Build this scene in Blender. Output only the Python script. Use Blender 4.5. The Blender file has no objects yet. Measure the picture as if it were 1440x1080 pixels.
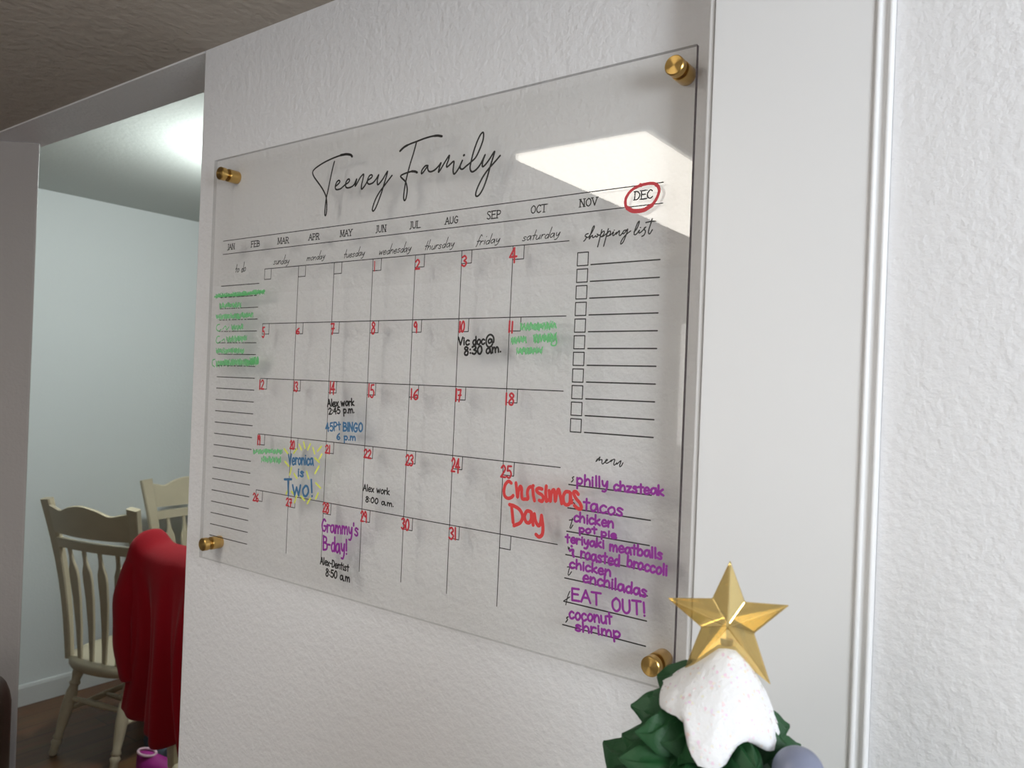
import bpy, bmesh, math, random
from mathutils import Vector, Matrix, noise

scene = bpy.context.scene
col = scene.collection
random.seed(4)

# ---------------------------------------------------------------- camera
cam_data = bpy.data.cameras.new('camera')
cam = bpy.data.objects.new('camera', cam_data)
col.objects.link(cam)
cam_data.sensor_fit = 'HORIZONTAL'
cam_data.sensor_width = 36.0
cam_data.lens = 36.0 * 1082.0 / 1440.0
cam_data.clip_start = 0.01
cam_data.dof.use_dof = True          # small phone lens: near things go slightly soft
cam_data.dof.focus_distance = 0.86
cam_data.dof.aperture_fstop = 12.0
RIGHT = Vector((0.80806823, 0.58783106, 0.03847567))
DOWN = Vector((0.03034366, 0.02369286, -0.99925868))
FWD = Vector((-0.58830688, 0.80863669, 0.0013085))
m = Matrix.Identity(4)
for r in range(3):
    m[r][0] = RIGHT[r]; m[r][1] = -DOWN[r]; m[r][2] = -FWD[r]
m[0][3], m[1][3], m[2][3] = 1.0588, -0.6689, 1.6
cam.matrix_world = m
scene.camera = cam

# ---------------------------------------------------------------- world, daylight, exposure
scene.view_settings.view_transform = 'Standard'
scene.view_settings.look = 'None'
scene.view_settings.gamma = 1.0
scene.view_settings.use_curve_mapping = False
scene.view_settings.exposure = 0.0
scene.cycles.transparent_max_bounces = 32

world = bpy.data.worlds.new('world'); scene.world = world
world.use_nodes = True
bg = world.node_tree.nodes['Background']
bg.inputs[0].default_value = (0.80, 0.88, 1.0, 1)
bg.inputs[1].default_value = 1.2

def area(name, loc, direction, sx, sy, power, color):
    d = bpy.data.lights.new(name, 'AREA'); d.shape = 'RECTANGLE'
    d.size = sx; d.size_y = sy; d.energy = power; d.color = color
    o = bpy.data.objects.new(name, d); col.objects.link(o)
    o.location = loc
    o.rotation_euler = Vector(direction).to_track_quat('-Z', 'Z').to_euler()
    return o
# daylight coming in through the two windows
area('window_daylight_large', (2.16, -0.75, 1.78), (-1, 0, 0), 1.1, 0.54, 42.0, (0.90, 0.96, 1.0))
area('window_daylight_small', (0.1, -2.37, 1.63), (0, 1, 0), 0.75, 0.55, 4.5, (1.0, 0.93, 0.82))

# ---------------------------------------------------------------- materials
def new_mat(name):
    mt = bpy.data.materials.new(name); mt.use_nodes = True
    nt = mt.node_tree
    for n in list(nt.nodes): nt.nodes.remove(n)
    out = nt.nodes.new('ShaderNodeOutputMaterial')
    return mt, nt, out

def principled(name, color, rough=0.5, metal=0.0, bump=None, spec=0.5, mottle=0.0, mottle_scale=6.0, trans=0.0, coat=0.0, ior=1.45, sheen=0.0, distort=None):
    mt, nt, out = new_mat(name)
    p = nt.nodes.new('ShaderNodeBsdfPrincipled')
    nt.links.new(p.outputs[0], out.inputs[0])
    p.inputs['Base Color'].default_value = (*color, 1)
    p.inputs['Roughness'].default_value = rough
    p.inputs['Metallic'].default_value = metal
    p.inputs['Specular IOR Level'].default_value = spec
    p.inputs['Transmission Weight'].default_value = trans
    p.inputs['Coat Weight'].default_value = coat
    p.inputs['IOR'].default_value = ior
    p.inputs['Sheen Weight'].default_value = sheen
    tc = nt.nodes.new('ShaderNodeTexCoord')
    if mottle:
        nz = nt.nodes.new('ShaderNodeTexNoise'); nz.inputs['Scale'].default_value = mottle_scale
        nz.inputs['Detail'].default_value = 4
        nt.links.new(tc.outputs['Object'], nz.inputs['Vector'])
        mx = nt.nodes.new('ShaderNodeMix'); mx.data_type = 'RGBA'
        mx.inputs['A'].default_value = (*[c * (1 - mottle) for c in color], 1)
        mx.inputs['B'].default_value = (*[min(1, c * (1 + mottle)) for c in color], 1)
        nt.links.new(nz.outputs['Fac'], mx.inputs['Factor'])
        nt.links.new(mx.outputs['Result'], p.inputs['Base Color'])
    if bump:
        sc, st, dist = bump
        nb = nt.nodes.new('ShaderNodeTexNoise'); nb.inputs['Scale'].default_value = sc
        nb.inputs['Detail'].default_value = 3; nb.inputs['Roughness'].default_value = 0.55
        nt.links.new(tc.outputs['Object'], nb.inputs['Vector'])
        b = nt.nodes.new('ShaderNodeBump'); b.inputs['Strength'].default_value = st
        b.inputs['Distance'].default_value = dist
        nt.links.new(nb.outputs['Fac'], b.inputs['Height'])
        nt.links.new(b.outputs[0], p.inputs['Normal'])
    return mt

M = {}
M['wall'] = principled('wall_paint', (0.79, 0.785, 0.80), 0.45, bump=(115, 0.42, 0.004), spec=0.35)
M['shade_toned'] = principled('shade_toned_wall_paint', (0.38, 0.35, 0.335), 0.5, bump=(120, 0.28, 0.004), spec=0.3)  # the shade on the left wall is mixed into its colour
M['bounce_dark'] = principled('bounce_cutting_dark_paint', (0.20, 0.18, 0.165), 0.6, spec=0.2)  # unseen dining walls, darkened to cut the bounced light
M['dining_wall'] = principled('dining_wall_paint', (0.71, 0.745, 0.75), 0.55, bump=(90, 0.3, 0.003), spec=0.3)
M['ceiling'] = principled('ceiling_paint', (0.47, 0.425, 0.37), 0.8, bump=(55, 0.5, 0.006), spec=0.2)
M['dining_ceiling'] = principled('dining_ceiling_paint', (0.58, 0.61, 0.59), 0.8, bump=(60, 0.25, 0.004), spec=0.2)
M['trim'] = principled('trim_gloss_paint', (0.83, 0.83, 0.84), 0.35, bump=(60, 0.05, 0.002), spec=0.4)
M['base'] = principled('baseboard_paint', (0.66, 0.68, 0.68), 0.35)
M['cream'] = principled('cream_painted_wood', (0.58, 0.51, 0.37), 0.4, mottle=0.10, mottle_scale=9)
M['red'] = principled('red_fleece', (0.30, 0.006, 0.014), 0.9, bump=(260, 0.35, 0.002), spec=0.1, sheen=0.1)
M['brown'] = principled('dark_brown_leather', (0.035, 0.018, 0.012), 0.5, bump=(90, 0.2, 0.002))
M['magenta'] = principled('magenta_fabric', (0.36, 0.02, 0.24), 0.6, bump=(300, .2, .001))
M['pink_edge'] = principled('pale_pink_rubber', (0.72, 0.50, 0.58), 0.5)
M['slate'] = principled('slate_blue_fabric', (0.09, 0.115, 0.15), 0.8)
M['white_plastic'] = principled('white_plastic', (0.8, 0.8, 0.8), 0.4)
M['green_resin'] = principled('green_painted_resin', (0.009, 0.062, 0.017), 0.55, mottle=0.35, mottle_scale=60, bump=(220, 0.3, 0.002))
M['ball'] = principled('grey_blue_paint', (0.20, 0.22, 0.31), 0.38, mottle=0.08, mottle_scale=50)
M['dark'] = principled('dark_brown_finish', (0.05, 0.03, 0.02), 0.6)  # dark brown of the star clip and armchair legs

def wood_floor():
    mt, nt, out = new_mat('wood_floor')
    p = nt.nodes.new('ShaderNodeBsdfPrincipled'); nt.links.new(p.outputs[0], out.inputs[0])
    p.inputs['Roughness'].default_value = 0.35
    tc = nt.nodes.new('ShaderNodeTexCoord')
    br = nt.nodes.new('ShaderNodeTexBrick')
    br.inputs['Scale'].default_value = 1.0
    br.inputs['Brick Width'].default_value = 1.1; br.inputs['Row Height'].default_value = 0.12
    br.inputs['Mortar Size'].default_value = 0.002
    br.inputs['Color1'].default_value = (0.20, 0.09, 0.036, 1); br.inputs['Color2'].default_value = (0.15, 0.065, 0.026, 1)
    br.inputs['Mortar'].default_value = (0.05, 0.02, 0.01, 1)
    mp = nt.nodes.new('ShaderNodeMapping'); mp.inputs['Rotation'].default_value = (0, 0, math.radians(90))
    nt.links.new(tc.outputs['Object'], mp.inputs[0]); nt.links.new(mp.outputs[0], br.inputs['Vector'])
    nz = nt.nodes.new('ShaderNodeTexNoise'); nz.inputs['Scale'].default_value = 3; nz.inputs['Detail'].default_value = 6
    mp2 = nt.nodes.new('ShaderNodeMapping'); mp2.inputs['Scale'].default_value = (12, 1, 1)
    nt.links.new(tc.outputs['Object'], mp2.inputs[0]); nt.links.new(mp2.outputs[0], nz.inputs['Vector'])
    mx = nt.nodes.new('ShaderNodeMix'); mx.data_type = 'RGBA'; mx.blend_type = 'MULTIPLY'
    mx.inputs['Factor'].default_value = 0.6
    nt.links.new(br.outputs['Color'], mx.inputs['A']); nt.links.new(nz.outputs['Color'], mx.inputs['B'])
    nt.links.new(mx.outputs['Result'], p.inputs['Base Color'])
    return mt
M['floor'] = wood_floor()

def acrylic(name, tint, base, spec_scale, solid=0.0, solid_color=(0.1, 0.1, 0.1)):
    # thin clear sheet: straight-through transmission with a Fresnel (Schlick) mirror on both faces
    mt, nt, out = new_mat(name)
    lw = nt.nodes.new('ShaderNodeLayerWeight'); lw.inputs['Blend'].default_value = 0.5
    pw = nt.nodes.new('ShaderNodeMath'); pw.operation = 'POWER'; pw.inputs[1].default_value = 5
    nt.links.new(lw.outputs['Facing'], pw.inputs[0])
    ma = nt.nodes.new('ShaderNodeMath'); ma.operation = 'MULTIPLY_ADD'; ma.inputs[1].default_value = spec_scale; ma.inputs[2].default_value = base
    nt.links.new(pw.outputs[0], ma.inputs[0])
    tr = nt.nodes.new('ShaderNodeBsdfTransparent'); tr.inputs[0].default_value = (*tint, 1)
    gl = nt.nodes.new('ShaderNodeBsdfGlossy'); gl.inputs['Roughness'].default_value = 0.0
    gl.inputs['Color'].default_value = (1, 1, 1, 1)
    mx = nt.nodes.new('ShaderNodeMixShader')
    nt.links.new(ma.outputs[0], mx.inputs[0]); nt.links.new(tr.outputs[0], mx.inputs[1]); nt.links.new(gl.outputs[0], mx.inputs[2])
    last = mx
    if solid:
        df = nt.nodes.new('ShaderNodeBsdfPrincipled'); df.inputs['Base Color'].default_value = (*solid_color, 1); df.inputs['Roughness'].default_value = 0.2
        m2 = nt.nodes.new('ShaderNodeMixShader'); m2.inputs[0].default_value = solid
        nt.links.new(mx.outputs[0], m2.inputs[1]); nt.links.new(df.outputs[0], m2.inputs[2]); last = m2
    nt.links.new(last.outputs[0], out.inputs[0])
    return mt
M['acrylic'] = acrylic('clear_acrylic', (0.985, 0.985, 0.98), 0.04, 0.96)
M['acrylic_edge'] = acrylic('acrylic_edge', (0.8, 0.8, 0.8), 0.04, 0.5, 0.95, (0.115, 0.082, 0.105))  # right edge: inner reflections of the ink painted in as a dark purplish tint
M['acrylic_edge_pale'] = acrylic('acrylic_edge_pale', (0.9, 0.9, 0.9), 0.04, 0.5, 0.22, (0.2, 0.19, 0.18))  # same sheet: painted inner darkness kept weak on left and bottom edges
M['acrylic_edge_mid'] = acrylic('acrylic_edge_mid', (0.85, 0.85, 0.85), 0.04, 0.5, 0.5, (0.13, 0.12, 0.12))  # same sheet: painted inner darkness at medium strength on the top edge

def brass(name, brushed):
    mt, nt, out = new_mat(name)
    p = nt.nodes.new('ShaderNodeBsdfPrincipled'); nt.links.new(p.outputs[0], out.inputs[0])
    p.inputs['Base Color'].default_value = (0.62, 0.40, 0.13, 1)
    p.inputs['Metallic'].default_value = 1.0; p.inputs['Roughness'].default_value = 0.28
    if brushed:
        p.inputs['Anisotropic'].default_value = 0.9; p.inputs['Roughness'].default_value = 0.3
        t = nt.nodes.new('ShaderNodeTangent'); t.direction_type = 'RADIAL'; t.axis = 'Y'
        p.inputs['Anisotropic Rotation'].default_value = 0.25
        nt.links.new(t.outputs[0], p.inputs['Tangent'])
    return mt
M['brass'] = brass('brass_barrel', False); M['brass_cap'] = brass('brass_spun_face', True)

def snow():
    mt = principled('glitter_snow', (0.80, 0.80, 0.82), 0.6, bump=(170, 0.5, 0.003))
    nt = mt.node_tree; p = next(n for n in nt.nodes if n.type == 'BSDF_PRINCIPLED')
    tc = nt.nodes.new('ShaderNodeTexCoord')
    v = nt.nodes.new('ShaderNodeTexVoronoi'); v.inputs['Scale'].default_value = 600
    nt.links.new(tc.outputs['Object'], v.inputs['Vector'])
    sep = nt.nodes.new('ShaderNodeSeparateColor'); nt.links.new(v.outputs['Color'], sep.inputs[0])
    gt = nt.nodes.new('ShaderNodeMath'); gt.operation = 'GREATER_THAN'; gt.inputs[1].default_value = 0.9
    nt.links.new(sep.outputs[0], gt.inputs[0])
    mr = nt.nodes.new('ShaderNodeMath'); mr.operation = 'MULTIPLY_ADD'; mr.inputs[1].default_value = -0.5; mr.inputs[2].default_value = 0.6
    nt.links.new(gt.outputs[0], mr.inputs[0]); nt.links.new(mr.outputs[0], p.inputs['Roughness'])
    mx = nt.nodes.new('ShaderNodeMix'); mx.data_type = 'RGBA'
    mx.inputs['A'].default_value = (0.80, 0.80, 0.82, 1)
    nt.links.new(v.outputs['Color'], mx.inputs['B'])
    m3 = nt.nodes.new('ShaderNodeMath'); m3.operation = 'MULTIPLY'; m3.inputs[1].default_value = 0.22
    nt.links.new(gt.outputs[0], m3.inputs[0]); nt.links.new(m3.outputs[0], mx.inputs['Factor'])
    nt.links.new(mx.outputs['Result'], p.inputs['Base Color'])
    return mt
M['snow'] = snow()

def star_mat():
    mt, nt, out = new_mat('gold_translucent_plastic')
    g = nt.nodes.new('ShaderNodeBsdfPrincipled')
    g.inputs['Base Color'].default_value = (0.80, 0.62, 0.27, 1); g.inputs['Metallic'].default_value = 0.85; g.inputs['Roughness'].default_value = 0.12
    g.inputs['Coat Weight'].default_value = 1.0; g.inputs['Coat Roughness'].default_value = 0.03
    t = nt.nodes.new('ShaderNodeBsdfTransparent'); t.inputs[0].default_value = (0.95, 0.83, 0.52, 1)
    mx = nt.nodes.new('ShaderNodeMixShader'); mx.inputs[0].default_value = 0.5
    nt.links.new(t.outputs[0], mx.inputs[1]); nt.links.new(g.outputs[0], mx.inputs[2]); nt.links.new(mx.outputs[0], out.inputs[0])
    return mt
M['star'] = star_mat()

def ink_mat(name, color, alpha=1.0, streak=0.0):
    mt, nt, out = new_mat(name)
    d = nt.nodes.new('ShaderNodeBsdfPrincipled'); d.inputs['Base Color'].default_value = (*color, 1); d.inputs['Roughness'].default_value = 0.5
    t = nt.nodes.new('ShaderNodeBsdfTransparent')
    mx = nt.nodes.new('ShaderNodeMixShader'); mx.inputs[0].default_value = alpha
    nt.links.new(t.outputs[0], mx.inputs[1]); nt.links.new(d.outputs[0], mx.inputs[2]); nt.links.new(mx.outputs[0], out.inputs[0])
    if streak:
        tc = nt.nodes.new('ShaderNodeTexCoord')
        mp = nt.nodes.new('ShaderNodeMapping'); mp.inputs['Scale'].default_value = (260, 260, 60)
        nt.links.new(tc.outputs['Object'], mp.inputs[0])
        nz = nt.nodes.new('ShaderNodeTexNoise'); nz.inputs['Scale'].default_value = 1; nz.inputs['Detail'].default_value = 3
        nt.links.new(mp.outputs[0], nz.inputs['Vector'])
        ma = nt.nodes.new('ShaderNodeMapRange'); ma.inputs['From Min'].default_value = 0.3; ma.inputs['From Max'].default_value = 0.7
        ma.inputs['To Min'].default_value = alpha - streak; ma.inputs['To Max'].default_value = alpha + streak
        nt.links.new(nz.outputs['Fac'], ma.inputs['Value']); nt.links.new(ma.outputs[0], mx.inputs[0])
    return mt
I = {}
I['black'] = ink_mat('black_ink', (0.012, 0.010, 0.010))
I['red'] = ink_mat('red_marker', (0.56, 0.03, 0.045))
I['brightred'] = ink_mat('bright_red_marker', (0.70, 0.05, 0.05))
I['purple'] = ink_mat('purple_marker', (0.28, 0.022, 0.30))
I['green'] = ink_mat('green_marker', (0.13, 0.55, 0.19), 0.85)
I['greenwash'] = ink_mat('green_marker_smudge', (0.15, 0.58, 0.22), 0.55, 0.35)
I['blue'] = ink_mat('blue_marker', (0.05, 0.17, 0.34))
I['yellow'] = ink_mat('yellow_marker', (0.80, 0.85, 0.13), 1.0)

def emission(name, color, strength):
    mt, nt, out = new_mat(name)
    e = nt.nodes.new('ShaderNodeEmission'); e.inputs[0].default_value = (*color, 1); e.inputs[1].default_value = strength
    nt.links.new(e.outputs[0], out.inputs[0])
    return mt

# ---------------------------------------------------------------- mesh helpers
class MB:
    def __init__(self): self.bm = bmesh.new()
    def box(self, x0, x1, y0, y1, z0, z1):
        v = [self.bm.verts.new(p) for p in ((x0, y0, z0), (x1, y0, z0), (x1, y1, z0), (x0, y1, z0), (x0, y0, z1), (x1, y0, z1), (x1, y1, z1), (x0, y1, z1))]
        fs = [self.bm.faces.new([v[i] for i in q]) for q in ((3, 2, 1, 0), (4, 5, 6, 7), (0, 1, 5, 4), (1, 2, 6, 5), (2, 3, 7, 6), (3, 0, 4, 7))]
        return fs
    def prism(self, poly, z0, z1):
        a = [self.bm.verts.new((x, y, z0)) for x, y in poly]; b = [self.bm.verts.new((x, y, z1)) for x, y in poly]
        n = len(poly)
        self.bm.faces.new(a[::-1]); self.bm.faces.new(b)
        for i in range(n): self.bm.faces.new((a[i], a[(i + 1) % n], b[(i + 1) % n], b[i]))
    def rings(self, rings, cap=True, closed=True):
        vs = [[self.bm.verts.new(p) for p in r] for r in rings]
        n = len(vs[0])
        for a, b in zip(vs, vs[1:]):
            for i in range(n if closed else n - 1):
                self.bm.faces.new((a[i], a[(i + 1) % n], b[(i + 1) % n], b[i]))
        if cap and closed:
            self.bm.faces.new(vs[0][::-1]); self.bm.faces.new(vs[-1])
        return vs
    def tube(self, pts, radii, n=14, squash=1.0):
        pts = [Vector(p) for p in pts]
        rings = []
        ref = None
        for i, p in enumerate(pts):
            t = (pts[min(i + 1, len(pts) - 1)] - pts[max(i - 1, 0)]).normalized()
            if ref is None:
                ref = t.orthogonal().normalized()
                if abs(t.z) > .5: ref = (Vector((0, 1, 0)) - t * t.y).normalized()
            ref = (ref - t * ref.dot(t)).normalized(); s = t.cross(ref)
            r = radii[i] if hasattr(radii, '__len__') else radii
            rings.append([p + ref * math.cos(2 * math.pi * k / n) * r * squash + s * math.sin(2 * math.pi * k / n) * r for k in range(n)])
        self.rings(rings)
    def lathe(self, a, b, prof, n=18):
        a = Vector(a); b = Vector(b)
        self.tube([a.lerp(b, t) for t, r in prof], [r for t, r in prof], n)
    def bar(self, pts, dims, xdir=(1, 0, 0)):
        # rectangular section swept along pts; dims = (width along xdir, thickness)
        pts = [Vector(p) for p in pts]; xd = Vector(xdir).normalized(); rings = []
        for i, p in enumerate(pts):
            t = (pts[min(i + 1, len(pts) - 1)] - pts[max(i - 1, 0)]).normalized()
            x = (xd - t * xd.dot(t)).normalized(); y = t.cross(x)
            w, h = dims[i]; w /= 2; h /= 2; c = min(w, h) * .35
            rings.append([p + x * u + y * v for u, v in ((-w + c, -h), (w - c, -h), (w, -h + c), (w, h - c), (w - c, h), (-w + c, h), (-w, h - c), (-w, -h + c))])
        self.rings(rings)
    def build(self, name, mat, parent=None, smooth=False, bevel=0.0, subsurf=0, angle=40):
        bmesh.ops.remove_doubles(self.bm, verts=self.bm.verts, dist=1e-6)
        bmesh.ops.recalc_face_normals(self.bm, faces=self.bm.faces)
        me = bpy.data.meshes.new(name); self.bm.to_mesh(me); self.bm.free()
        o = bpy.data.objects.new(name, me); col.objects.link(o)
        for mt in (mat if isinstance(mat, (list, tuple)) else [mat]): me.materials.append(mt)
        if smooth:
            me.shade_smooth()
            me.set_sharp_from_angle(angle=math.radians(angle))
        if bevel:
            b = o.modifiers.new('bevel', 'BEVEL'); b.width = bevel; b.segments = 2; b.limit_method = 'ANGLE'
        if subsurf:
            s = o.modifiers.new('subsurf', 'SUBSURF'); s.levels = subsurf; s.render_levels = subsurf
        if parent: o.parent = parent
        return o

def thing(name, label, cat, loc=(0, 0, 0), rz=0, group=None):
    o = bpy.data.objects.new(name, None); col.objects.link(o); o.empty_display_size = 0.05
    o.location = loc; o.rotation_euler = (0, 0, rz); o['label'] = label; o['category'] = cat
    if group: o['group'] = group
    return o
def struct(mb, name, mat, **k):
    o = mb.build(name, mat, **k); o['kind'] = 'structure'; return o

# ---------------------------------------------------------------- room shell
def boxes(*bs):
    mb = MB()
    for b in bs: mb.box(*b)
    return mb
struct(boxes((-3.4, 3.0, -2.6, 4.0, -0.1, 0)), 'floor', M['floor'])
ZC = 2.113
YW = 0.0225          # wall plane behind the calendar
struct(boxes((-3.4, 3.0, -2.6, YW, ZC, ZC + 0.1)), 'ceiling', M['ceiling'])
struct(boxes((-3.1, 1.3, 0.1205, 3.6, 2.44, 2.54)), 'ceiling_dining', M['dining_ceiling'])
struct(boxes((-0.0747, 3.0, YW, 0.1205, 0, 2.54)), 'wall_front', M['wall'], bevel=0.004)
struct(boxes((-3.1, -0.0747, YW, 0.1205, ZC - 0.003, 2.54)), 'wall_header', M['wall'])
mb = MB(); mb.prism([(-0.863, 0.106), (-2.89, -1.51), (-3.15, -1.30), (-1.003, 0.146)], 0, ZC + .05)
struct(mb, 'wall_left', M['shade_toned'], bevel=0.006)
struct(boxes((-3.1, -1.03, 0.122, 0.155, 0, 2.54)), 'wall_dining_front', M['bounce_dark'])
struct(boxes((-3.0, -2.9, 0.1, 3.6, 0, 2.54)), 'wall_dining_left', M['dining_wall'])
struct(boxes((-3.1, 1.3, 3.4, 3.5, 0, 2.54)), 'wall_dining_back', M['bounce_dark'])
struct(boxes((1.2, 1.3, 0.1205, 3.5, 0, 2.54)), 'wall_dining_right', M['bounce_dark'])
mb = MB(); mb.prism([(-2.9, 0), (-2.888, 0), (-2.886, 0.085), (-2.890, 0.098), (-2.9, 0.1)], 0.25, 3.4)
for v in mb.bm.verts: v.co = Vector((v.co.x, v.co.z, v.co.y))
struct(mb, 'baseboard_dining', M['base'])
# main room beyond the camera, with the two windows that light it
W1 = (-1.30, -0.20, 1.50, 2.06)
struct(boxes((2.1, 2.2, -2.4, W1[0], 0, ZC), (2.1, 2.2, W1[1], YW, 0, ZC), (2.1, 2.2, W1[0], W1[1], 0, W1[2]), (2.1, 2.2, W1[0], W1[1], W1[3], ZC)), 'wall_right', M['wall'])
W2 = (-0.285, 0.48, 1.35, 1.91)
struct(boxes((-3.1, W2[0], -2.4, -2.3, 0, ZC), (W2[1], 2.2, -2.4, -2.3, 0, ZC), (W2[0], W2[1], -2.4, -2.3, 0, W2[2]), (W2[0], W2[1], -2.4, -2.3, W2[3], ZC)), 'wall_back', M['wall'])
struct(boxes((-3.1, -3.0, -2.4, -1.2, 0, ZC)), 'wall_side', M['wall'])
def window_x(x, y0, y1, z0, z1):
    t = .03
    return boxes((x, x + .06, y0, y0 + t, z0, z1), (x, x + .06, y1 - t, y1, z0, z1), (x, x + .06, y0 + t, y1 - t, z0, z0 + t), (x, x + .06, y0 + t, y1 - t, z1 - t, z1))
def window_y(y, x0, x1, z0, z1):
    t = .03
    return boxes((x0, x0 + t, y, y + .06, z0, z1), (x1 - t, x1, y, y + .06, z0, z1), (x0 + t, x1 - t, y, y + .06, z0, z0 + t), (x0 + t, x1 - t, y, y + .06, z1 - t, z1))
struct(window_x(2.105, *W1), 'window_1', M['trim'])
struct(window_y(-2.365, *W2), 'window_2', M['trim'])
# flat casing with bead moulding to the right of the calendar
struct(boxes((0.784, 0.7893, -0.0105, YW, 0, ZC)), 'trim_1', M['trim'], bevel=0.0015)
struct(boxes((0.7903, 0.9245, -0.0126, YW, 0, ZC)), 'trim_2', M['trim'], bevel=0.001)
prof = [(0.9245, YW)]
for cx, r in ((0.9265, 0.0022), (0.9355, 0.0022)):
    prof += [(cx - r * math.cos(a), -0.0126 - r * math.sin(a)) for a in [math.pi * k / 8 for k in range(9)]]
    if cx < .93: prof += [(0.9295, -0.0122), (0.9325, -0.0122)]
prof += [(0.9385, -0.006), (0.9385, YW)]
mb = MB(); mb.prism(prof, 0, ZC); struct(mb, 'trim_3', M['trim'], smooth=True)
struct(boxes((0.9385, 2.1, -0.008, YW, 0, ZC)), 'wall_front_right', M['wall'])
# narrow ledge under the right of the frame on which the tree figurine stands
struct(boxes((0.60, 1.15, -0.34, -0.0126, 1.02, 1.06)), 'trim_4', M['trim'], bevel=0.004)

# fluorescent ceiling fixture behind the camera: its reflection is the bright patch in the calendar
fx = thing('ceiling_light', 'long white rectangular fluorescent ceiling light mirrored in the clear calendar', 'ceiling light', (0.215, -1.29, ZC))
boxes((-.165, .165, -.615, .615, -.008, 0)).build('frame', M['white_plastic'], fx)
boxes((-.157, .157, -.607, .607, -.022, -.006)).build('diffuser', emission('fluorescent_diffuser', (1.0, 0.95, 0.85), 8.2), fx, bevel=.006)

# dining room lamp, just behind the wall edge
lp = thing('ceiling_lamp', 'round flush ceiling lamp in the dining room behind the wall edge', 'ceiling lamp', (-1.38, 1.20, 2.44))
mb = MB(); mb.lathe((0, 0, 0), (0, 0, -.11), [(0, .06), (.2, .06), (.3, .02), (1, .02)], 32); mb.build('base', M['white_plastic'], lp, smooth=True)
mb = MB(); mb.lathe((0, 0, -.11), (0, 0, -.25), [(0, .03), (.05, .05), (.2, .08), (.45, .10), (.7, .085), (.9, .05), (1, .01)], 32)
mb.build('lamp_shade', emission('lamp_glass', (0.93, 1.0, 0.97), 150.0), lp, smooth=True)

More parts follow.
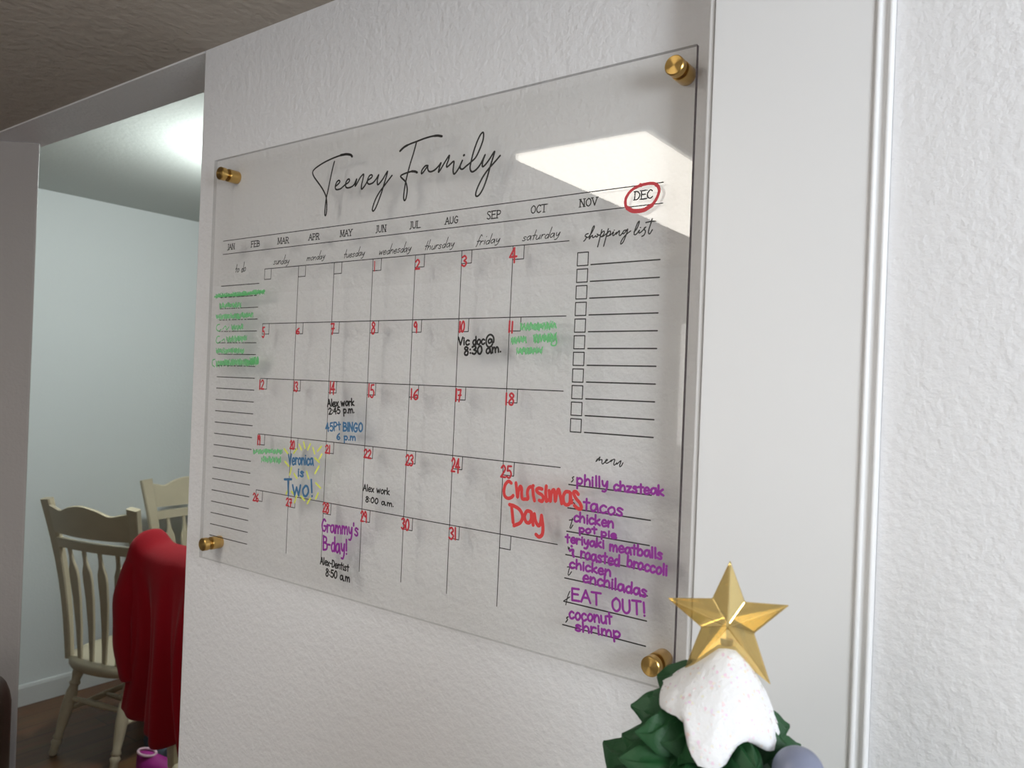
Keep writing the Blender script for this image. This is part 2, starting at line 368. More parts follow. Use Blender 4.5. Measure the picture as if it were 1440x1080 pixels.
# ---------------------------------------------------------------- ink on the calendar
INK = [
('P','title_lettering','black',2.2,[(305.9,562.3),(303.2,564.9),(294.9,567.0),(281.4,566.9),(266.2,565.1),(250.8,562.1),(236.8,557.8),(230.6,554.4),(229.6,550.8),(232.8,545.6),(241.2,537.2),(250.5,527.7),(257.3,518.5),(259.8,511.0),(260.6,502.6),(260.2,495.3),(258.8,491.5),(257.1,493.6),(257.3,500.8),(258.7,513.2),(262.3,526.3),(266.7,543.3),(269.9,554.3),(272.3,560.7)],0),
('P','title_lettering','black',2.2,[(276.8,528.1),(282.0,530.6),(284.4,532.8),(282.5,534.8),(278.8,533.5),(276.0,528.7),(276.6,524.5),(280.2,523.1),(286.9,523.8),(294.2,527.5),(300.8,529.8),(302.8,532.5),(301.0,534.3),(297.6,532.7),(295.4,528.4),(296.6,524.2),(301.2,522.9),(307.8,523.8),(312.0,526.3),(316.1,532.4),(313.6,523.6),(317.8,527.6),(323.2,534.0),(328.5,536.8),(327.7,531.4),(325.5,523.7),(325.5,518.7),(328.4,519.3),(333.1,523.7),(336.4,527.8),(342.7,530.5),(344.4,532.7),(342.4,534.3),(338.7,533.0),(336.1,528.3),(336.6,524.3),(340.3,522.9),(346.5,524.1),(351.9,528.3),(355.8,532.7),(353.7,526.1),(354.4,520.6),(357.8,521.7),(363.7,526.8),(370.8,534.8),(369.7,529.9),(366.1,520.6),(362.5,511.3),(358.2,502.0),(353.8,493.7),(349.9,488.7),(347.1,489.0),(347.5,493.4),(351.9,502.7),(358.4,510.8),(366.3,517.7),(374.1,524.5),(379.0,528.7)],0),
('P','title_lettering','black',2.2,[(391.4,556.7),(397.5,560.3),(406.5,562.7),(417.4,564.1),(429.4,565.7),(441.9,566.5),(451.8,565.7),(458.0,564.0)],0),
('P','title_lettering','black',2.2,[(417.9,563.3),(413.7,550.7),(409.1,539.0),(405.2,527.2),(402.5,517.1),(400.7,506.8),(400.2,499.2),(401.7,495.5),(404.2,497.8),(405.7,506.2),(405.0,512.0),(402.4,518.0),(396.9,522.6),(393.7,525.7),(396.7,527.4),(404.5,528.7),(413.5,529.1),(420.7,526.9)],0),
('P','title_lettering','black',2.2,[(437.5,532.8),(433.7,532.8),(428.9,528.8),(427.8,524.7),(430.3,525.3),(435.1,529.8),(438.1,532.7),(437.6,530.4),(439.0,526.5),(442.9,524.8),(449.0,526.1),(454.9,529.9),(458.4,533.1),(456.2,527.9),(454.9,522.7),(457.6,524.9),(464.5,533.2),(470.7,540.0),(469.8,535.2),(467.3,530.0),(467.4,527.1),(470.7,528.2),(477.7,532.2),(477.9,527.6),(477.4,521.4),(478.8,517.5),(481.9,518.9),(486.9,524.6),(491.2,532.1),(488.0,526.3),(488.2,522.6),(491.7,521.4),(496.8,524.1),(503.6,527.7),(510.2,532.1),(515.4,540.2),(519.5,549.3),(520.3,555.3),(519.2,558.6),(515.7,556.5),(511.0,548.8),(506.5,538.0),(503.6,527.7),(502.5,521.6),(504.1,517.3),(507.5,516.4),(513.1,519.2),(518.4,524.7),(523.6,533.2),(520.6,526.2),(520.3,520.5),(523.7,521.3),(529.5,526.7),(536.6,534.8),(534.9,528.5),(531.0,517.7),(527.2,505.9),(522.2,495.1),(516.9,488.7),(512.9,488.2),(512.4,491.8),(515.2,498.6),(521.5,508.4),(528.9,516.2),(537.4,522.9),(544.7,529.0)],0),
('P','title_lettering','black',2.2,[(492.7,536.8),(493.2,537.0)],0),
('P','title_lettering','black',3.2,[(306.3,562.3),(303.2,564.8),(294.9,566.8),(284.4,567.1)],0),
('P','title_lettering','black',2.9,[(391.4,556.7),(397.5,560.2),(403.3,561.9)],0),
('P','title_lettering','black',2.9,[(446.9,566.2),(451.8,565.7),(458.3,563.9)],0),
('P','title_lettering','black',2.9,[(412.2,529.3),(417.4,528.4),(421.0,526.8)],0),
('P','title_lettering','black',2.9,[(492.6,536.8),(493.3,537.0)],0),
('P','shopping_heading','black',1.3,[(660.0,433.8),(657.6,433.2),(656.3,431.5),(658.0,430.7),(657.6,429.3),(656.5,427.6),(655.1,426.5)],0),
('P','shopping_heading','black',1.3,[(658.4,430.4),(660.1,429.9),(663.7,433.8),(666.6,438.9),(666.7,441.0),(665.2,439.7),(663.1,433.9),(661.3,428.1),(663.2,430.3),(665.2,431.6),(665.2,429.5),(666.7,429.4),(669.0,431.0),(669.4,429.5),(671.1,430.2),(671.2,432.0),(670.1,432.4),(672.7,431.0),(674.7,431.7)],0),
('P','shopping_heading','black',1.3,[(675.5,436.4),(674.1,430.0),(672.7,424.2),(671.5,419.5)],0),
('P','shopping_heading','black',1.3,[(673.7,430.9),(676.9,434.5),(678.5,434.3),(678.1,432.0),(676.1,429.8),(674.5,429.3),(677.5,429.7),(680.7,431.8)],0),
('P','shopping_heading','black',1.3,[(682.9,436.6),(681.4,431.1),(679.7,424.8),(678.3,419.6)],0),
('P','shopping_heading','black',1.3,[(681.1,431.2),(684.0,434.1),(685.4,433.7),(685.1,431.1),(683.2,429.5),(681.5,429.4),(685.5,430.2),(689.0,433.1),(688.1,430.3),(689.1,429.3),(692.6,432.5),(691.7,430.2),(693.9,432.4),(695.2,433.7),(695.5,432.8),(695.2,429.9),(696.4,428.7),(699.2,431.4)],0),
('P','shopping_heading','black',1.3,[(702.6,433.7),(700.1,433.0),(699.2,430.8),(700.2,430.1),(702.4,432.2),(704.5,434.6),(703.7,431.0),(702.0,426.5),(699.9,422.0),(697.7,420.3),(697.3,421.6),(699.4,425.5),(703.1,429.3),(707.8,432.3)],0),
('P','shopping_heading','black',1.3,[(711.4,430.9),(714.4,434.0),(716.4,439.0),(716.7,441.0),(715.1,439.7),(712.8,434.2),(711.6,429.7),(712.1,428.2),(714.3,428.9),(717.3,432.4),(716.5,430.1),(717.5,429.5),(720.2,431.2),(723.2,434.1)],0),
('P','shopping_heading','black',1.3,[(723.8,434.6),(722.3,433.9),(722.0,432.5),(723.4,431.3),(723.4,429.3),(722.0,426.8),(720.1,426.1)],0),
('P','shopping_heading','black',1.3,[(730.3,442.2),(729.0,437.8),(727.1,431.8),(726.9,428.7),(728.2,427.7),(730.8,431.4)],0),
('P','shopping_heading','black',1.3,[(723.6,438.9),(728.6,439.5),(733.8,439.4)],0),
('P','shopping_heading','black',1.3,[(689.6,434.5),(689.8,434.6)],0),
('P','shopping_heading','black',1.3,[(718.1,434.6),(718.3,434.7)],0),
('P','menu_heading','black',1.1,[(678.9,205.5),(680.0,207.5),(681.1,208.6),(679.4,205.7),(681.7,208.6),(683.4,210.6),(682.8,208.5),(682.0,206.7),(683.6,207.6),(685.8,207.9),(685.6,205.1),(686.4,203.8),(688.1,204.9),(689.6,206.6),(691.5,207.6),(691.8,208.7),(690.6,208.6),(689.5,206.4),(690.3,205.1),(692.1,205.3),(694.6,207.0),(696.5,208.8),(695.5,206.7),(697.6,208.9),(699.9,209.6),(699.4,207.1),(698.9,204.7),(699.6,203.8),(701.3,205.3),(702.3,206.8),(701.8,205.3),(702.6,205.2),(704.6,207.2),(706.8,208.9),(706.0,206.1),(705.4,203.8),(705.9,202.9),(707.4,204.0),(709.0,207.0)],0),
('T','month_lettering','black',1.3,'JAN',(42.3,462.0),(60.0,461.9),8.2,0,1),
('T','month_lettering','black',1.3,'FEB',(99.7,461.6),(119.7,461.6),8.4,0,1),
('T','month_lettering','black',1.3,'MAR',(160.5,461.5),(184.4,461.1),8.3,0,1),
('T','month_lettering','black',1.3,'APR',(226.7,461.5),(247.8,461.2),8.2,0,1),
('T','month_lettering','black',1.3,'MAY',(288.9,461.1),(311.2,460.8),8.1,0,1),
('T','month_lettering','black',1.3,'JUN',(354.4,461.0),(372.2,460.7),8.3,0,1),
('T','month_lettering','black',1.3,'JUL',(412.0,460.7),(428.8,460.5),8.1,0,1),
('T','month_lettering','black',1.3,'AUG',(468.3,460.7),(487.8,460.9),7.7,0,1),
('T','month_lettering','black',1.3,'SEP',(528.9,460.8),(548.6,460.7),8.3,0,1),
('T','month_lettering','black',1.3,'OCT',(588.2,461.3),(607.9,461.0),8.0,0,1),
('T','month_lettering','black',1.3,'NOV',(648.6,461.7),(669.2,461.7),7.8,0,1),
('T','month_lettering','black',1.3,'DEC',(710.0,462.1),(729.8,461.9),8.2,0,1),
('T','weekday_lettering','black',1.0,'sunday',(151.8,433.2),(186.2,433.1),12.4,0.45,0),
('T','weekday_lettering','black',1.0,'monday',(223.5,434.3),(259.9,434.7),11.2,0.45,0),
('T','weekday_lettering','black',1.0,'tuesday',(296.1,432.7),(335.0,433.8),11.5,0.45,0),
('T','weekday_lettering','black',1.0,'wednesday',(360.3,432.6),(414.5,433.3),12.2,0.45,0),
('T','weekday_lettering','black',1.0,'thursday',(436.0,432.8),(482.1,433.8),11.6,0.45,0),
('T','weekday_lettering','black',1.0,'friday',(514.6,433.0),(547.7,433.9),10.7,0.45,0),
('T','weekday_lettering','black',1.0,'saturday',(578.0,432.5),(625.0,433.7),11.1,0.45,0),
('T','to_do_heading','black',1.3,'to',(63.4,427.5),(73.2,428.3),12.2,0.3,0),
('T','to_do_heading','black',1.3,'do',(77.8,427.2),(88.5,428.1),13.8,0.3,0),
('T','date_numeral','red',1.6,'1',(353.4,413.4),(355.5,413.4),11.9,0,0),
('T','date_numeral','red',2.3,'2',(423.5,411.0),(430.8,410.9),11.4,0,0),
('T','date_numeral','red',2.3,'3',(495.4,410.4),(502.6,410.4),11.7,0,0),
('T','date_numeral','red',2.3,'4',(562.9,410.2),(572.3,410.0),15.7,0,0),
('T','date_numeral','red',2.3,'5',(133.5,332.2),(139.0,332.0),14.5,0,0),
('T','date_numeral','red',2.3,'6',(207.3,336.6),(215.3,336.3),7.6,0,0),
('T','date_numeral','red',2.3,'7',(277.1,335.5),(284.5,335.3),14.3,0,0),
('T','date_numeral','red',2.3,'8',(353.0,335.7),(359.7,335.5),14.1,0,0),
('T','date_numeral','red',2.3,'9',(424.6,335.9),(430.3,335.7),12.6,0,0),
('T','date_numeral','red',2.3,'10',(495.0,336.1),(502.8,335.8),12.0,0,0),
('T','date_numeral','red',2.3,'11',(564.1,335.0),(570.7,334.7),11.8,0,0),
('T','date_numeral','red',2.3,'12',(130.9,258.6),(142.1,258.3),13.0,0,0),
('T','date_numeral','red',2.3,'13',(207.6,258.7),(215.6,258.5),12.9,0,0),
('T','date_numeral','red',2.3,'14',(279.6,258.1),(289.7,257.8),15.6,0,0),
('T','date_numeral','red',2.3,'15',(351.1,256.3),(362.3,256.0),15.9,0,0),
('T','date_numeral','red',2.3,'16',(423.1,257.2),(436.8,256.8),12.1,0,0),
('T','date_numeral','red',2.3,'17',(493.2,257.9),(501.5,257.6),13.6,0,0),
('T','date_numeral','red',2.3,'18',(563.6,257.2),(575.9,256.8),12.2,0,0),
('T','date_numeral','red',2.3,'19',(131.8,180.8),(138.1,180.5),13.4,0,0),
('T','date_numeral','red',2.3,'20',(204.1,180.7),(213.7,180.3),11.4,0,0),
('T','date_numeral','red',2.3,'21',(275.8,180.4),(285.4,180.0),10.5,0,0),
('T','date_numeral','red',2.3,'22',(348.4,180.8),(360.9,180.4),10.5,0,0),
('T','date_numeral','red',2.3,'23',(419.8,178.5),(432.4,178.1),12.6,0,0),
('T','date_numeral','red',2.3,'24',(491.5,177.4),(503.5,177.0),15.6,0,0),
('T','date_numeral','red',2.3,'25',(561.7,178.6),(575.9,178.1),13.0,0,0),
('T','date_numeral','red',2.3,'26',(127.1,100.7),(140.0,100.8),10.9,0,0),
('T','date_numeral','red',2.3,'27',(200.6,102.7),(212.5,102.8),10.4,0,0),
('T','date_numeral','red',2.3,'28',(275.5,103.6),(287.8,103.7),12.3,0,0),
('T','date_numeral','red',2.3,'29',(347.1,101.2),(357.8,101.3),13.1,0,0),
('T','date_numeral','red',2.3,'30',(417.5,101.5),(430.2,101.7),12.9,0,0),
('T','date_numeral','red',2.3,'31',(491.7,101.4),(503.2,101.6),13.1,0,0),
('P','red_circle','red',3.0,[(732.4,474.4),(735.9,470.7),(735.4,464.0),(729.5,455.3),(720.0,451.2),(708.6,451.4),(701.8,456.6),(701.3,465.0),(707.3,472.1),(717.1,475.6),(728.3,476.1),(734.3,473.5),(735.9,469.9)],0),
('P','red_circle','red',4.2,[(729.2,455.0),(720.4,451.2),(709.6,451.5),(703.1,455.1)],0),
('P','red_circle','red',2.2,[(717.1,474.7),(716.2,477.0)],0),
('P','christmas_note','brightred',3.8,[(576.4,173.3),(572.6,174.8),(568.6,170.7),(567.1,163.8),(568.7,158.4),(573.0,156.5),(577.6,158.2),(579.6,160.3)],0),
('P','christmas_note','brightred',3.8,[(582.6,174.1),(584.0,166.5),(585.4,159.1),(586.3,165.9),(588.4,171.2),(590.3,168.9),(590.6,163.0),(591.8,158.3),(595.7,158.4),(598.9,159.3),(597.9,165.5),(599.2,170.2),(602.1,172.1),(604.4,170.4),(605.5,163.9),(607.3,158.1)],0),
('P','christmas_note','brightred',3.8,[(616.2,171.3),(612.2,171.7),(609.3,169.7),(611.4,167.0),(616.4,165.1),(618.4,162.1),(616.8,158.6),(613.3,159.2)],0),
('P','christmas_note','brightred',3.8,[(621.4,175.0),(621.0,168.1),(622.4,159.4)],0),
('P','christmas_note','brightred',3.8,[(622.1,159.4),(625.0,161.2)],0),
('P','christmas_note','brightred',3.8,[(625.0,170.6),(627.0,159.8),(627.9,168.1),(630.8,172.3),(632.2,166.9),(633.1,160.5),(634.4,168.0),(636.5,173.3),(638.7,167.7),(641.0,159.2)],0),
('P','christmas_note','brightred',3.8,[(649.9,172.0),(645.2,171.6),(642.6,166.5),(643.8,160.2),(647.7,158.6),(650.8,161.8),(650.8,171.5),(651.6,165.9),(653.0,161.5)],0),
('P','christmas_note','brightred',3.8,[(660.2,170.9),(657.3,173.2),(654.6,171.9),(657.6,166.6),(662.4,162.4),(664.5,157.9),(662.3,156.2),(659.0,157.2),(656.3,159.1)],0),
('P','christmas_note','brightred',3.8,[(604.8,173.4),(605.1,173.5)],0),
('P','christmas_note','brightred',4.0,[(578.0,149.6),(579.6,140.6),(581.0,131.7)],0),
('P','christmas_note','brightred',4.0,[(575.4,150.1),(581.7,149.3),(589.1,146.1),(593.0,139.8),(590.3,132.8),(582.2,128.5)],0),
('P','christmas_note','brightred',4.0,[(602.4,146.1),(598.3,146.0),(595.5,140.2),(597.8,134.6),(601.9,134.4),(604.2,138.8),(603.9,146.1),(605.2,139.0),(607.0,132.6)],0),
('P','christmas_note','brightred',4.0,[(608.0,144.3),(609.8,137.1),(613.5,132.8),(615.9,135.4),(617.0,143.8)],0),
('P','christmas_note','brightred',4.0,[(617.0,143.8),(619.2,132.6),(618.8,124.7),(615.0,121.3),(611.0,123.2)],0),
('T','menu_note','purple',2.4,'philly',(657.4,181.0),(693.6,181.1),9.9,0,0),
('T','menu_note','purple',2.4,'chzsteak',(699.8,179.3),(753.1,180.6),9.1,0,0),
('T','menu_note','purple',2.4,'tacos',(666.4,156.4),(711.6,155.5),11.8,0,0),
('T','menu_note','purple',2.4,'chicken',(655.9,143.1),(701.8,142.9),9.5,0,0),
('T','menu_note','purple',2.4,'pot',(662.5,133.4),(682.8,134.4),6.7,0,0),
('T','menu_note','purple',2.4,'pie',(687.9,133.1),(705.3,132.8),6.6,0,0),
('T','menu_note','purple',2.4,'teriyaki',(647.5,120.8),(692.2,121.7),8.4,0,0),
('T','menu_note','purple',2.4,'meatballs',(698.2,120.3),(754.1,120.9),9.6,0,0),
('T','menu_note','purple',2.4,'roasted',(665.4,107.6),(709.9,106.8),10.7,0,0),
('T','menu_note','purple',2.4,'broccoli',(717.5,108.1),(759.8,106.4),10.2,0,0),
('T','menu_note','purple',2.4,'chicken',(653.4,96.1),(700.9,95.6),9.1,0,0),
('T','menu_note','purple',2.4,'enchiladas',(669.6,84.6),(739.9,82.7),10.6,0,0),
('T','menu_note','purple',2.4,'EAT',(657.2,63.6),(691.2,65.4),11.9,0,0),
('T','menu_note','purple',2.4,'OUT!',(703.6,62.5),(739.4,65.0),12.6,0,0),
('T','menu_note','purple',2.4,'coconut',(655.7,44.9),(704.2,49.8),11.1,0,0),
('T','menu_note','purple',2.4,'shrimp',(663.1,34.7),(714.2,38.4),9.5,0,0),
('P','menu_note','purple',2.9,[(653.2,113.3),(657.2,114.5),(656.9,110.7),(658.0,108.0)],0),
('P','menu_note','purple',2.9,[(655.1,118.0),(655.4,117.8)],0),
('P','menu_initials','black',1.2,[(654.1,187.9),(652.3,186.7),(653.5,185.2),(652.8,183.6),(651.4,182.4)],0),
('P','menu_initials','black',1.2,[(654.4,164.7),(653.1,163.3),(654.6,161.9),(656.3,160.9)],0),
('P','menu_initials','black',1.2,[(654.4,145.9),(653.2,140.5),(651.8,135.9),(653.0,135.7),(655.1,139.2)],0),
('P','menu_initials','black',1.2,[(650.7,143.5),(654.9,144.6)],0),
('P','menu_initials','black',1.1,[(650.5,116.5),(651.1,113.8),(652.0,116.1),(652.7,111.8)],0),
('P','menu_initials','black',1.1,[(653.8,97.4),(652.3,92.3),(651.8,88.2),(653.2,88.5),(655.7,92.1)],0),
('P','menu_initials','black',1.1,[(650.5,96.0),(655.7,97.0)],0),
('P','menu_initials','black',1.1,[(654.5,72.0),(652.4,66.7),(650.4,57.5)],0),
('P','menu_initials','black',1.1,[(647.9,61.0),(654.7,66.3)],0),
('P','menu_initials','black',1.3,[(653.8,46.0),(651.8,44.5),(653.2,43.2),(651.2,40.1)],0),
('T','grammy','purple',2.6,"Grammy's",(275.3,78.8),(344.4,82.2),15.4,0,0),
('T','grammy','purple',2.8,'B-day!',(278.9,55.1),(325.5,57.0),18.2,0,0),
('T','dentist','black',1.9,'Alex-Dentist',(275.0,36.3),(329.1,35.7),8.7,0,0),
('T','dentist','black',2.0,'8:50 a.m',(286.1,23.0),(331.8,22.4),9.3,0,0),
('T','work8','black',1.6,'Alex work',(349.6,140.0),(395.5,139.9),7.9,0,0),
('T','work8','black',1.7,'8:00 a.m.',(354.2,126.8),(403.4,126.3),6.6,0,0),
('T','work2','black',2.2,'Alex work',(277.4,241.2),(327.6,244.9),8.8,0,0),
('T','work2','black',2.0,'2:45 p.m.',(280.0,231.1),(328.7,236.0),8.3,0,0),
('T','bingo','blue',2.2,'45Pt',(276.2,208.7),(304.3,212.8),10.6,0,0),
('T','bingo','blue',2.4,'BINGO',(308.4,211.1),(344.9,213.0),10.8,0,0),
('T','bingo','blue',2.2,'6 p.m',(297.2,200.0),(332.7,201.2),7.8,0,0),
('T','two','blue',2.6,'Veronica',(202.5,159.1),(253.6,162.8),13.9,0,0),
('T','two','blue',2.8,'is',(222.8,145.4),(235.4,145.3),10.5,0,0),
('T','two','blue',3.2,'Two!',(197.9,116.4),(256.0,121.8),21.9,0,0),
('P','rays','yellow',2.6,[(192.3,179.3),(200.3,173.5)],0),
('P','rays','yellow',2.6,[(219.0,181.6),(212.7,175.0)],0),
('P','rays','yellow',2.6,[(223.5,187.6),(228.4,180.9)],0),
('P','rays','yellow',2.6,[(232.3,191.4),(235.7,183.8)],0),
('P','rays','yellow',2.6,[(246.1,190.0),(241.4,182.1)],0),
('P','rays','yellow',2.6,[(251.6,185.5),(255.5,178.0)],0),
('P','rays','yellow',2.6,[(268.3,188.4),(261.3,181.8)],0),
('P','rays','yellow',2.6,[(269.9,178.7),(265.1,171.4)],0),
('P','rays','yellow',2.6,[(256.3,172.4),(265.6,167.5)],0),
('P','rays','yellow',2.6,[(195.1,162.2),(203.3,156.8)],0),
('P','rays','yellow',2.6,[(209.3,155.2),(206.2,145.2)],0),
('P','rays','yellow',2.6,[(215.2,147.8),(221.4,142.1)],0),
('P','rays','yellow',2.6,[(240.7,153.2),(245.3,144.2)],0),
('P','rays','yellow',2.6,[(265.1,162.3),(257.9,152.2)],0),
('P','rays','yellow',2.6,[(260.2,139.8),(269.9,134.3)],0),
('P','rays','yellow',2.6,[(204.1,125.0),(200.3,118.6)],0),
('P','rays','yellow',2.6,[(211.4,123.1),(218.7,118.1)],0),
('P','rays','yellow',2.6,[(222.8,118.9),(218.4,109.0)],0),
('P','rays','yellow',2.6,[(231.4,119.2),(238.9,114.4)],0),
('P','rays','yellow',2.6,[(250.4,118.3),(244.7,110.9)],0),
('P','rays','yellow',2.6,[(265.6,127.1),(261.1,119.3)],0),
('T','doctor','black',2.2,'Vic',(494.6,321.5),(511.1,321.6),8.5,0,0),
('T','doctor','black',2.2,'doc',(515.6,321.8),(533.0,322.5),8.9,0,0),
('P','doctor','black',2.2,[(542.7,326.0),(540.4,328.1),(537.8,326.0),(539.0,323.4),(541.9,324.7),(542.6,327.7),(543.3,324.6),(545.2,324.2),(545.0,329.4),(541.8,332.5),(538.0,332.1),(535.1,328.2),(535.2,322.5),(538.1,319.2),(541.9,319.9),(543.7,322.5)],0),
('T','doctor','black',2.4,'8:30',(504.2,309.9),(530.4,311.8),9.1,0,0),
('T','doctor','black',2.2,'am.',(535.5,312.0),(556.3,313.9),9.2,0,0),
('P','squirrel','green',1.6,[(580.4,344.5),(582.9,337.7),(585.2,342.8),(587.4,337.7),(589.5,342.7),(591.9,337.0),(594.0,345.1),(596.0,338.5),(598.3,343.4),(600.8,337.4),(602.5,343.3),(604.8,336.6),(606.9,343.4),(609.0,339.2),(610.9,344.1),(613.5,338.5),(615.4,344.4),(618.0,337.4),(619.3,343.8),(621.7,339.7),(623.6,344.2),(626.0,339.4)],0),
('B','squirrel','greenwash',[(580.2,344.7),(626.0,346.0),(626.4,338.0),(580.6,336.5)]),
('P','squirrel','green',1.6,[(569.1,328.4),(571.4,322.5),(573.5,329.2),(575.9,322.8),(578.0,328.2),(580.1,323.9),(581.9,330.5),(584.6,324.4),(586.6,329.9),(588.9,323.9)],0),
('B','squirrel','greenwash',[(568.4,329.4),(588.9,330.6),(589.2,323.5),(568.7,322.3)]),
('P','squirrel','green',1.6,[(597.9,331.5),(600.5,323.7),(601.7,332.6),(604.3,323.5),(605.8,332.4),(608.1,325.4),(609.8,331.7),(611.8,325.3),(613.7,331.1),(616.0,324.4),(617.1,331.8),(619.6,325.1),(621.0,332.7),(623.4,327.3),(625.1,332.6),(626.8,325.3)],0),
('B','squirrel','greenwash',[(597.7,331.9),(627.1,333.7),(627.4,325.8),(598.1,323.8)]),
('P','squirrel','green',1.6,[(577.0,316.3),(579.5,312.3),(581.4,317.9),(584.3,311.6),(586.0,318.7),(589.0,311.9),(591.0,318.4),(593.5,312.2),(595.8,318.6),(598.2,312.1),(600.6,317.4),(603.0,313.0),(605.0,317.8),(607.6,313.2),(610.0,319.2)],0),
('B','squirrel','greenwash',[(576.3,318.2),(610.1,319.1),(610.4,312.5),(576.6,311.4)]),
('P','squirrel','green',1.8,[(621.7,325.7),(620.9,321.6),(624.9,320.7),(627.2,323.2),(626.5,328.1)],0),
('P','todo','green',1.6,[(18.2,396.9),(21.1,391.5),(23.9,397.8),(27.0,392.4),(29.4,396.5),(31.4,390.9),(34.8,397.9),(37.1,391.8),(40.0,397.5),(42.2,391.5),(45.5,396.8),(48.6,392.2),(50.8,396.7),(53.9,391.7),(55.9,396.7),(59.0,393.7),(60.6,398.4),(64.1,392.7),(65.4,398.4),(69.5,391.9),(71.3,396.9),(74.6,394.0),(76.0,396.9),(79.2,392.9),(81.4,397.1),(84.5,392.0),(87.0,398.2),(89.9,393.4),(92.2,398.0),(94.7,392.6),(97.5,397.5),(100.0,393.6),(101.4,398.1),(104.8,394.3),(106.8,397.8),(110.3,393.8),(112.4,399.1),(115.0,394.7),(117.0,398.5),(120.1,393.9),(121.1,399.6),(125.0,392.7),(127.2,398.8),(128.8,394.3),(131.7,398.4),(134.6,393.3)],0),
('B','todo','greenwash',[(17.0,397.6),(134.8,399.5),(135.2,393.4),(17.4,391.2)]),
('P','todo','green',1.6,[(27.9,381.3),(33.0,376.0),(37.0,383.6),(40.7,376.4),(44.3,381.8),(49.8,377.1),(53.2,382.4),(57.0,376.8),(60.7,382.2),(65.7,375.7),(68.9,383.5),(73.6,376.3),(77.1,382.6),(80.6,376.0)],0),
('B','todo','greenwash',[(27.4,383.4),(81.4,382.7),(81.9,375.7),(27.9,376.2)]),
('P','todo','green',1.6,[(19.9,366.1),(25.6,361.1),(29.6,364.7),(35.3,358.8),(39.6,366.4),(43.8,360.3),(48.2,366.0),(53.2,361.0),(57.5,367.7),(62.5,360.4),(67.2,367.0),(70.9,359.8),(75.5,366.1),(80.0,359.3),(84.6,367.9),(89.3,360.3),(93.2,366.2),(97.8,362.1),(102.0,366.9),(106.4,360.7),(110.1,366.6)],0),
('B','todo','greenwash',[(19.5,366.7),(111.3,367.7),(111.7,360.4),(20.0,359.0)]),
('P','todo','green',1.6,[(60.3,350.7),(64.3,342.8),(66.0,349.9),(70.3,344.1),(72.4,349.2),(76.1,343.0),(78.1,349.1),(82.2,343.6),(85.1,349.4),(87.7,344.4)],0),
('B','todo','greenwash',[(59.7,350.4),(88.3,351.3),(88.8,344.0),(60.2,343.0)]),
('P','todo','green',1.6,[(48.5,333.1),(53.5,325.8),(55.9,333.2),(59.6,327.1),(63.2,332.4),(66.4,327.8),(69.6,334.6),(74.3,326.9),(76.5,333.9),(81.1,327.2),(83.5,333.7),(87.0,328.4),(90.3,333.3),(94.3,328.0),(97.4,333.9)],0),
('B','todo','greenwash',[(48.2,333.6),(98.2,334.8),(98.7,327.0),(48.7,325.6)]),
('P','todo','green',1.6,[(23.7,316.0),(27.1,308.4),(30.3,315.9),(34.3,310.4),(36.8,314.2),(40.8,309.2),(43.2,314.3),(46.9,308.1),(49.0,314.2),(52.6,310.5),(55.9,315.8),(59.3,310.7),(61.2,314.3),(65.0,309.2),(68.1,314.8),(70.6,309.5),(74.5,315.9),(77.0,310.6),(79.7,316.6),(82.9,311.3),(86.0,315.2),(89.2,309.6),(92.5,315.6)],0),
('B','todo','greenwash',[(23.0,315.8),(92.8,316.6),(93.3,309.4),(23.5,308.3)]),
('P','todo','green',1.6,[(24.4,297.5),(27.4,288.2),(30.6,297.4),(33.7,288.4),(35.5,297.4),(38.9,289.0),(40.6,296.9),(44.0,290.3),(47.0,300.1),(50.0,292.0),(52.0,299.3),(55.3,289.0),(56.7,298.8),(60.4,292.1),(62.4,297.0),(65.2,291.7),(67.5,299.6),(70.6,291.5),(72.9,300.5),(76.5,291.7),(78.3,300.4),(81.2,292.4),(83.9,299.1),(86.5,292.9),(88.6,299.5),(91.9,292.9),(93.8,298.5),(96.6,291.6),(99.5,299.5),(102.3,290.7),(104.2,299.6),(106.7,291.3),(109.4,300.9),(112.5,293.4),(114.3,299.3),(117.5,292.3),(119.4,299.6),(122.5,292.5),(124.6,298.7),(126.8,293.4)],0),
('B','todo','greenwash',[(23.7,298.7),(127.3,301.5),(127.9,292.1),(24.3,288.9)]),
('P','todo','green',1.6,[(107.6,302.8),(111.3,294.1),(112.8,304.0),(115.5,294.8),(117.0,304.0),(118.9,295.7),(120.7,303.6),(123.8,295.4),(125.7,304.5),(127.9,296.6)],0),
('B','todo','greenwash',[(107.2,303.6),(128.2,304.5),(128.7,295.7),(107.8,294.8)]),
('P','todo','green',2.6,[(14.6,393.5),(48.5,393.9),(84.7,393.8),(119.4,395.1),(136.2,397.1)],0),
('P','todo','green',1.8,[(30.4,351.9),(24.6,350.6),(22.6,345.2),(28.8,341.6),(34.5,344.3)],0),
('P','todo','green',1.8,[(31.6,334.0),(25.8,333.4),(23.1,327.2),(27.6,323.7),(34.5,326.5)],0),
('P','todo','green',1.8,[(22.2,299.6),(16.3,298.1),(16.1,291.2),(21.7,288.5)],0),
('P','todo','green',1.8,[(39.1,344.9),(45.8,349.0),(48.4,343.5),(53.9,347.5)],0),
('P','todo','green',1.8,[(37.9,327.2),(43.6,329.9),(45.0,326.4)],0),
('P','nineteen','green',1.6,[(123.8,171.9),(128.3,168.0),(131.9,173.3),(136.2,167.7),(139.9,174.4),(144.7,169.0),(148.0,175.3),(152.6,169.3),(156.3,175.7),(161.3,170.9),(164.1,175.8),(168.5,171.7),(172.8,176.5),(176.3,170.8),(180.6,177.2),(184.4,171.3),(187.9,177.9)],0),
('B','nineteen','greenwash',[(123.1,173.6),(188.8,178.8),(189.2,172.3),(123.5,166.8)]),
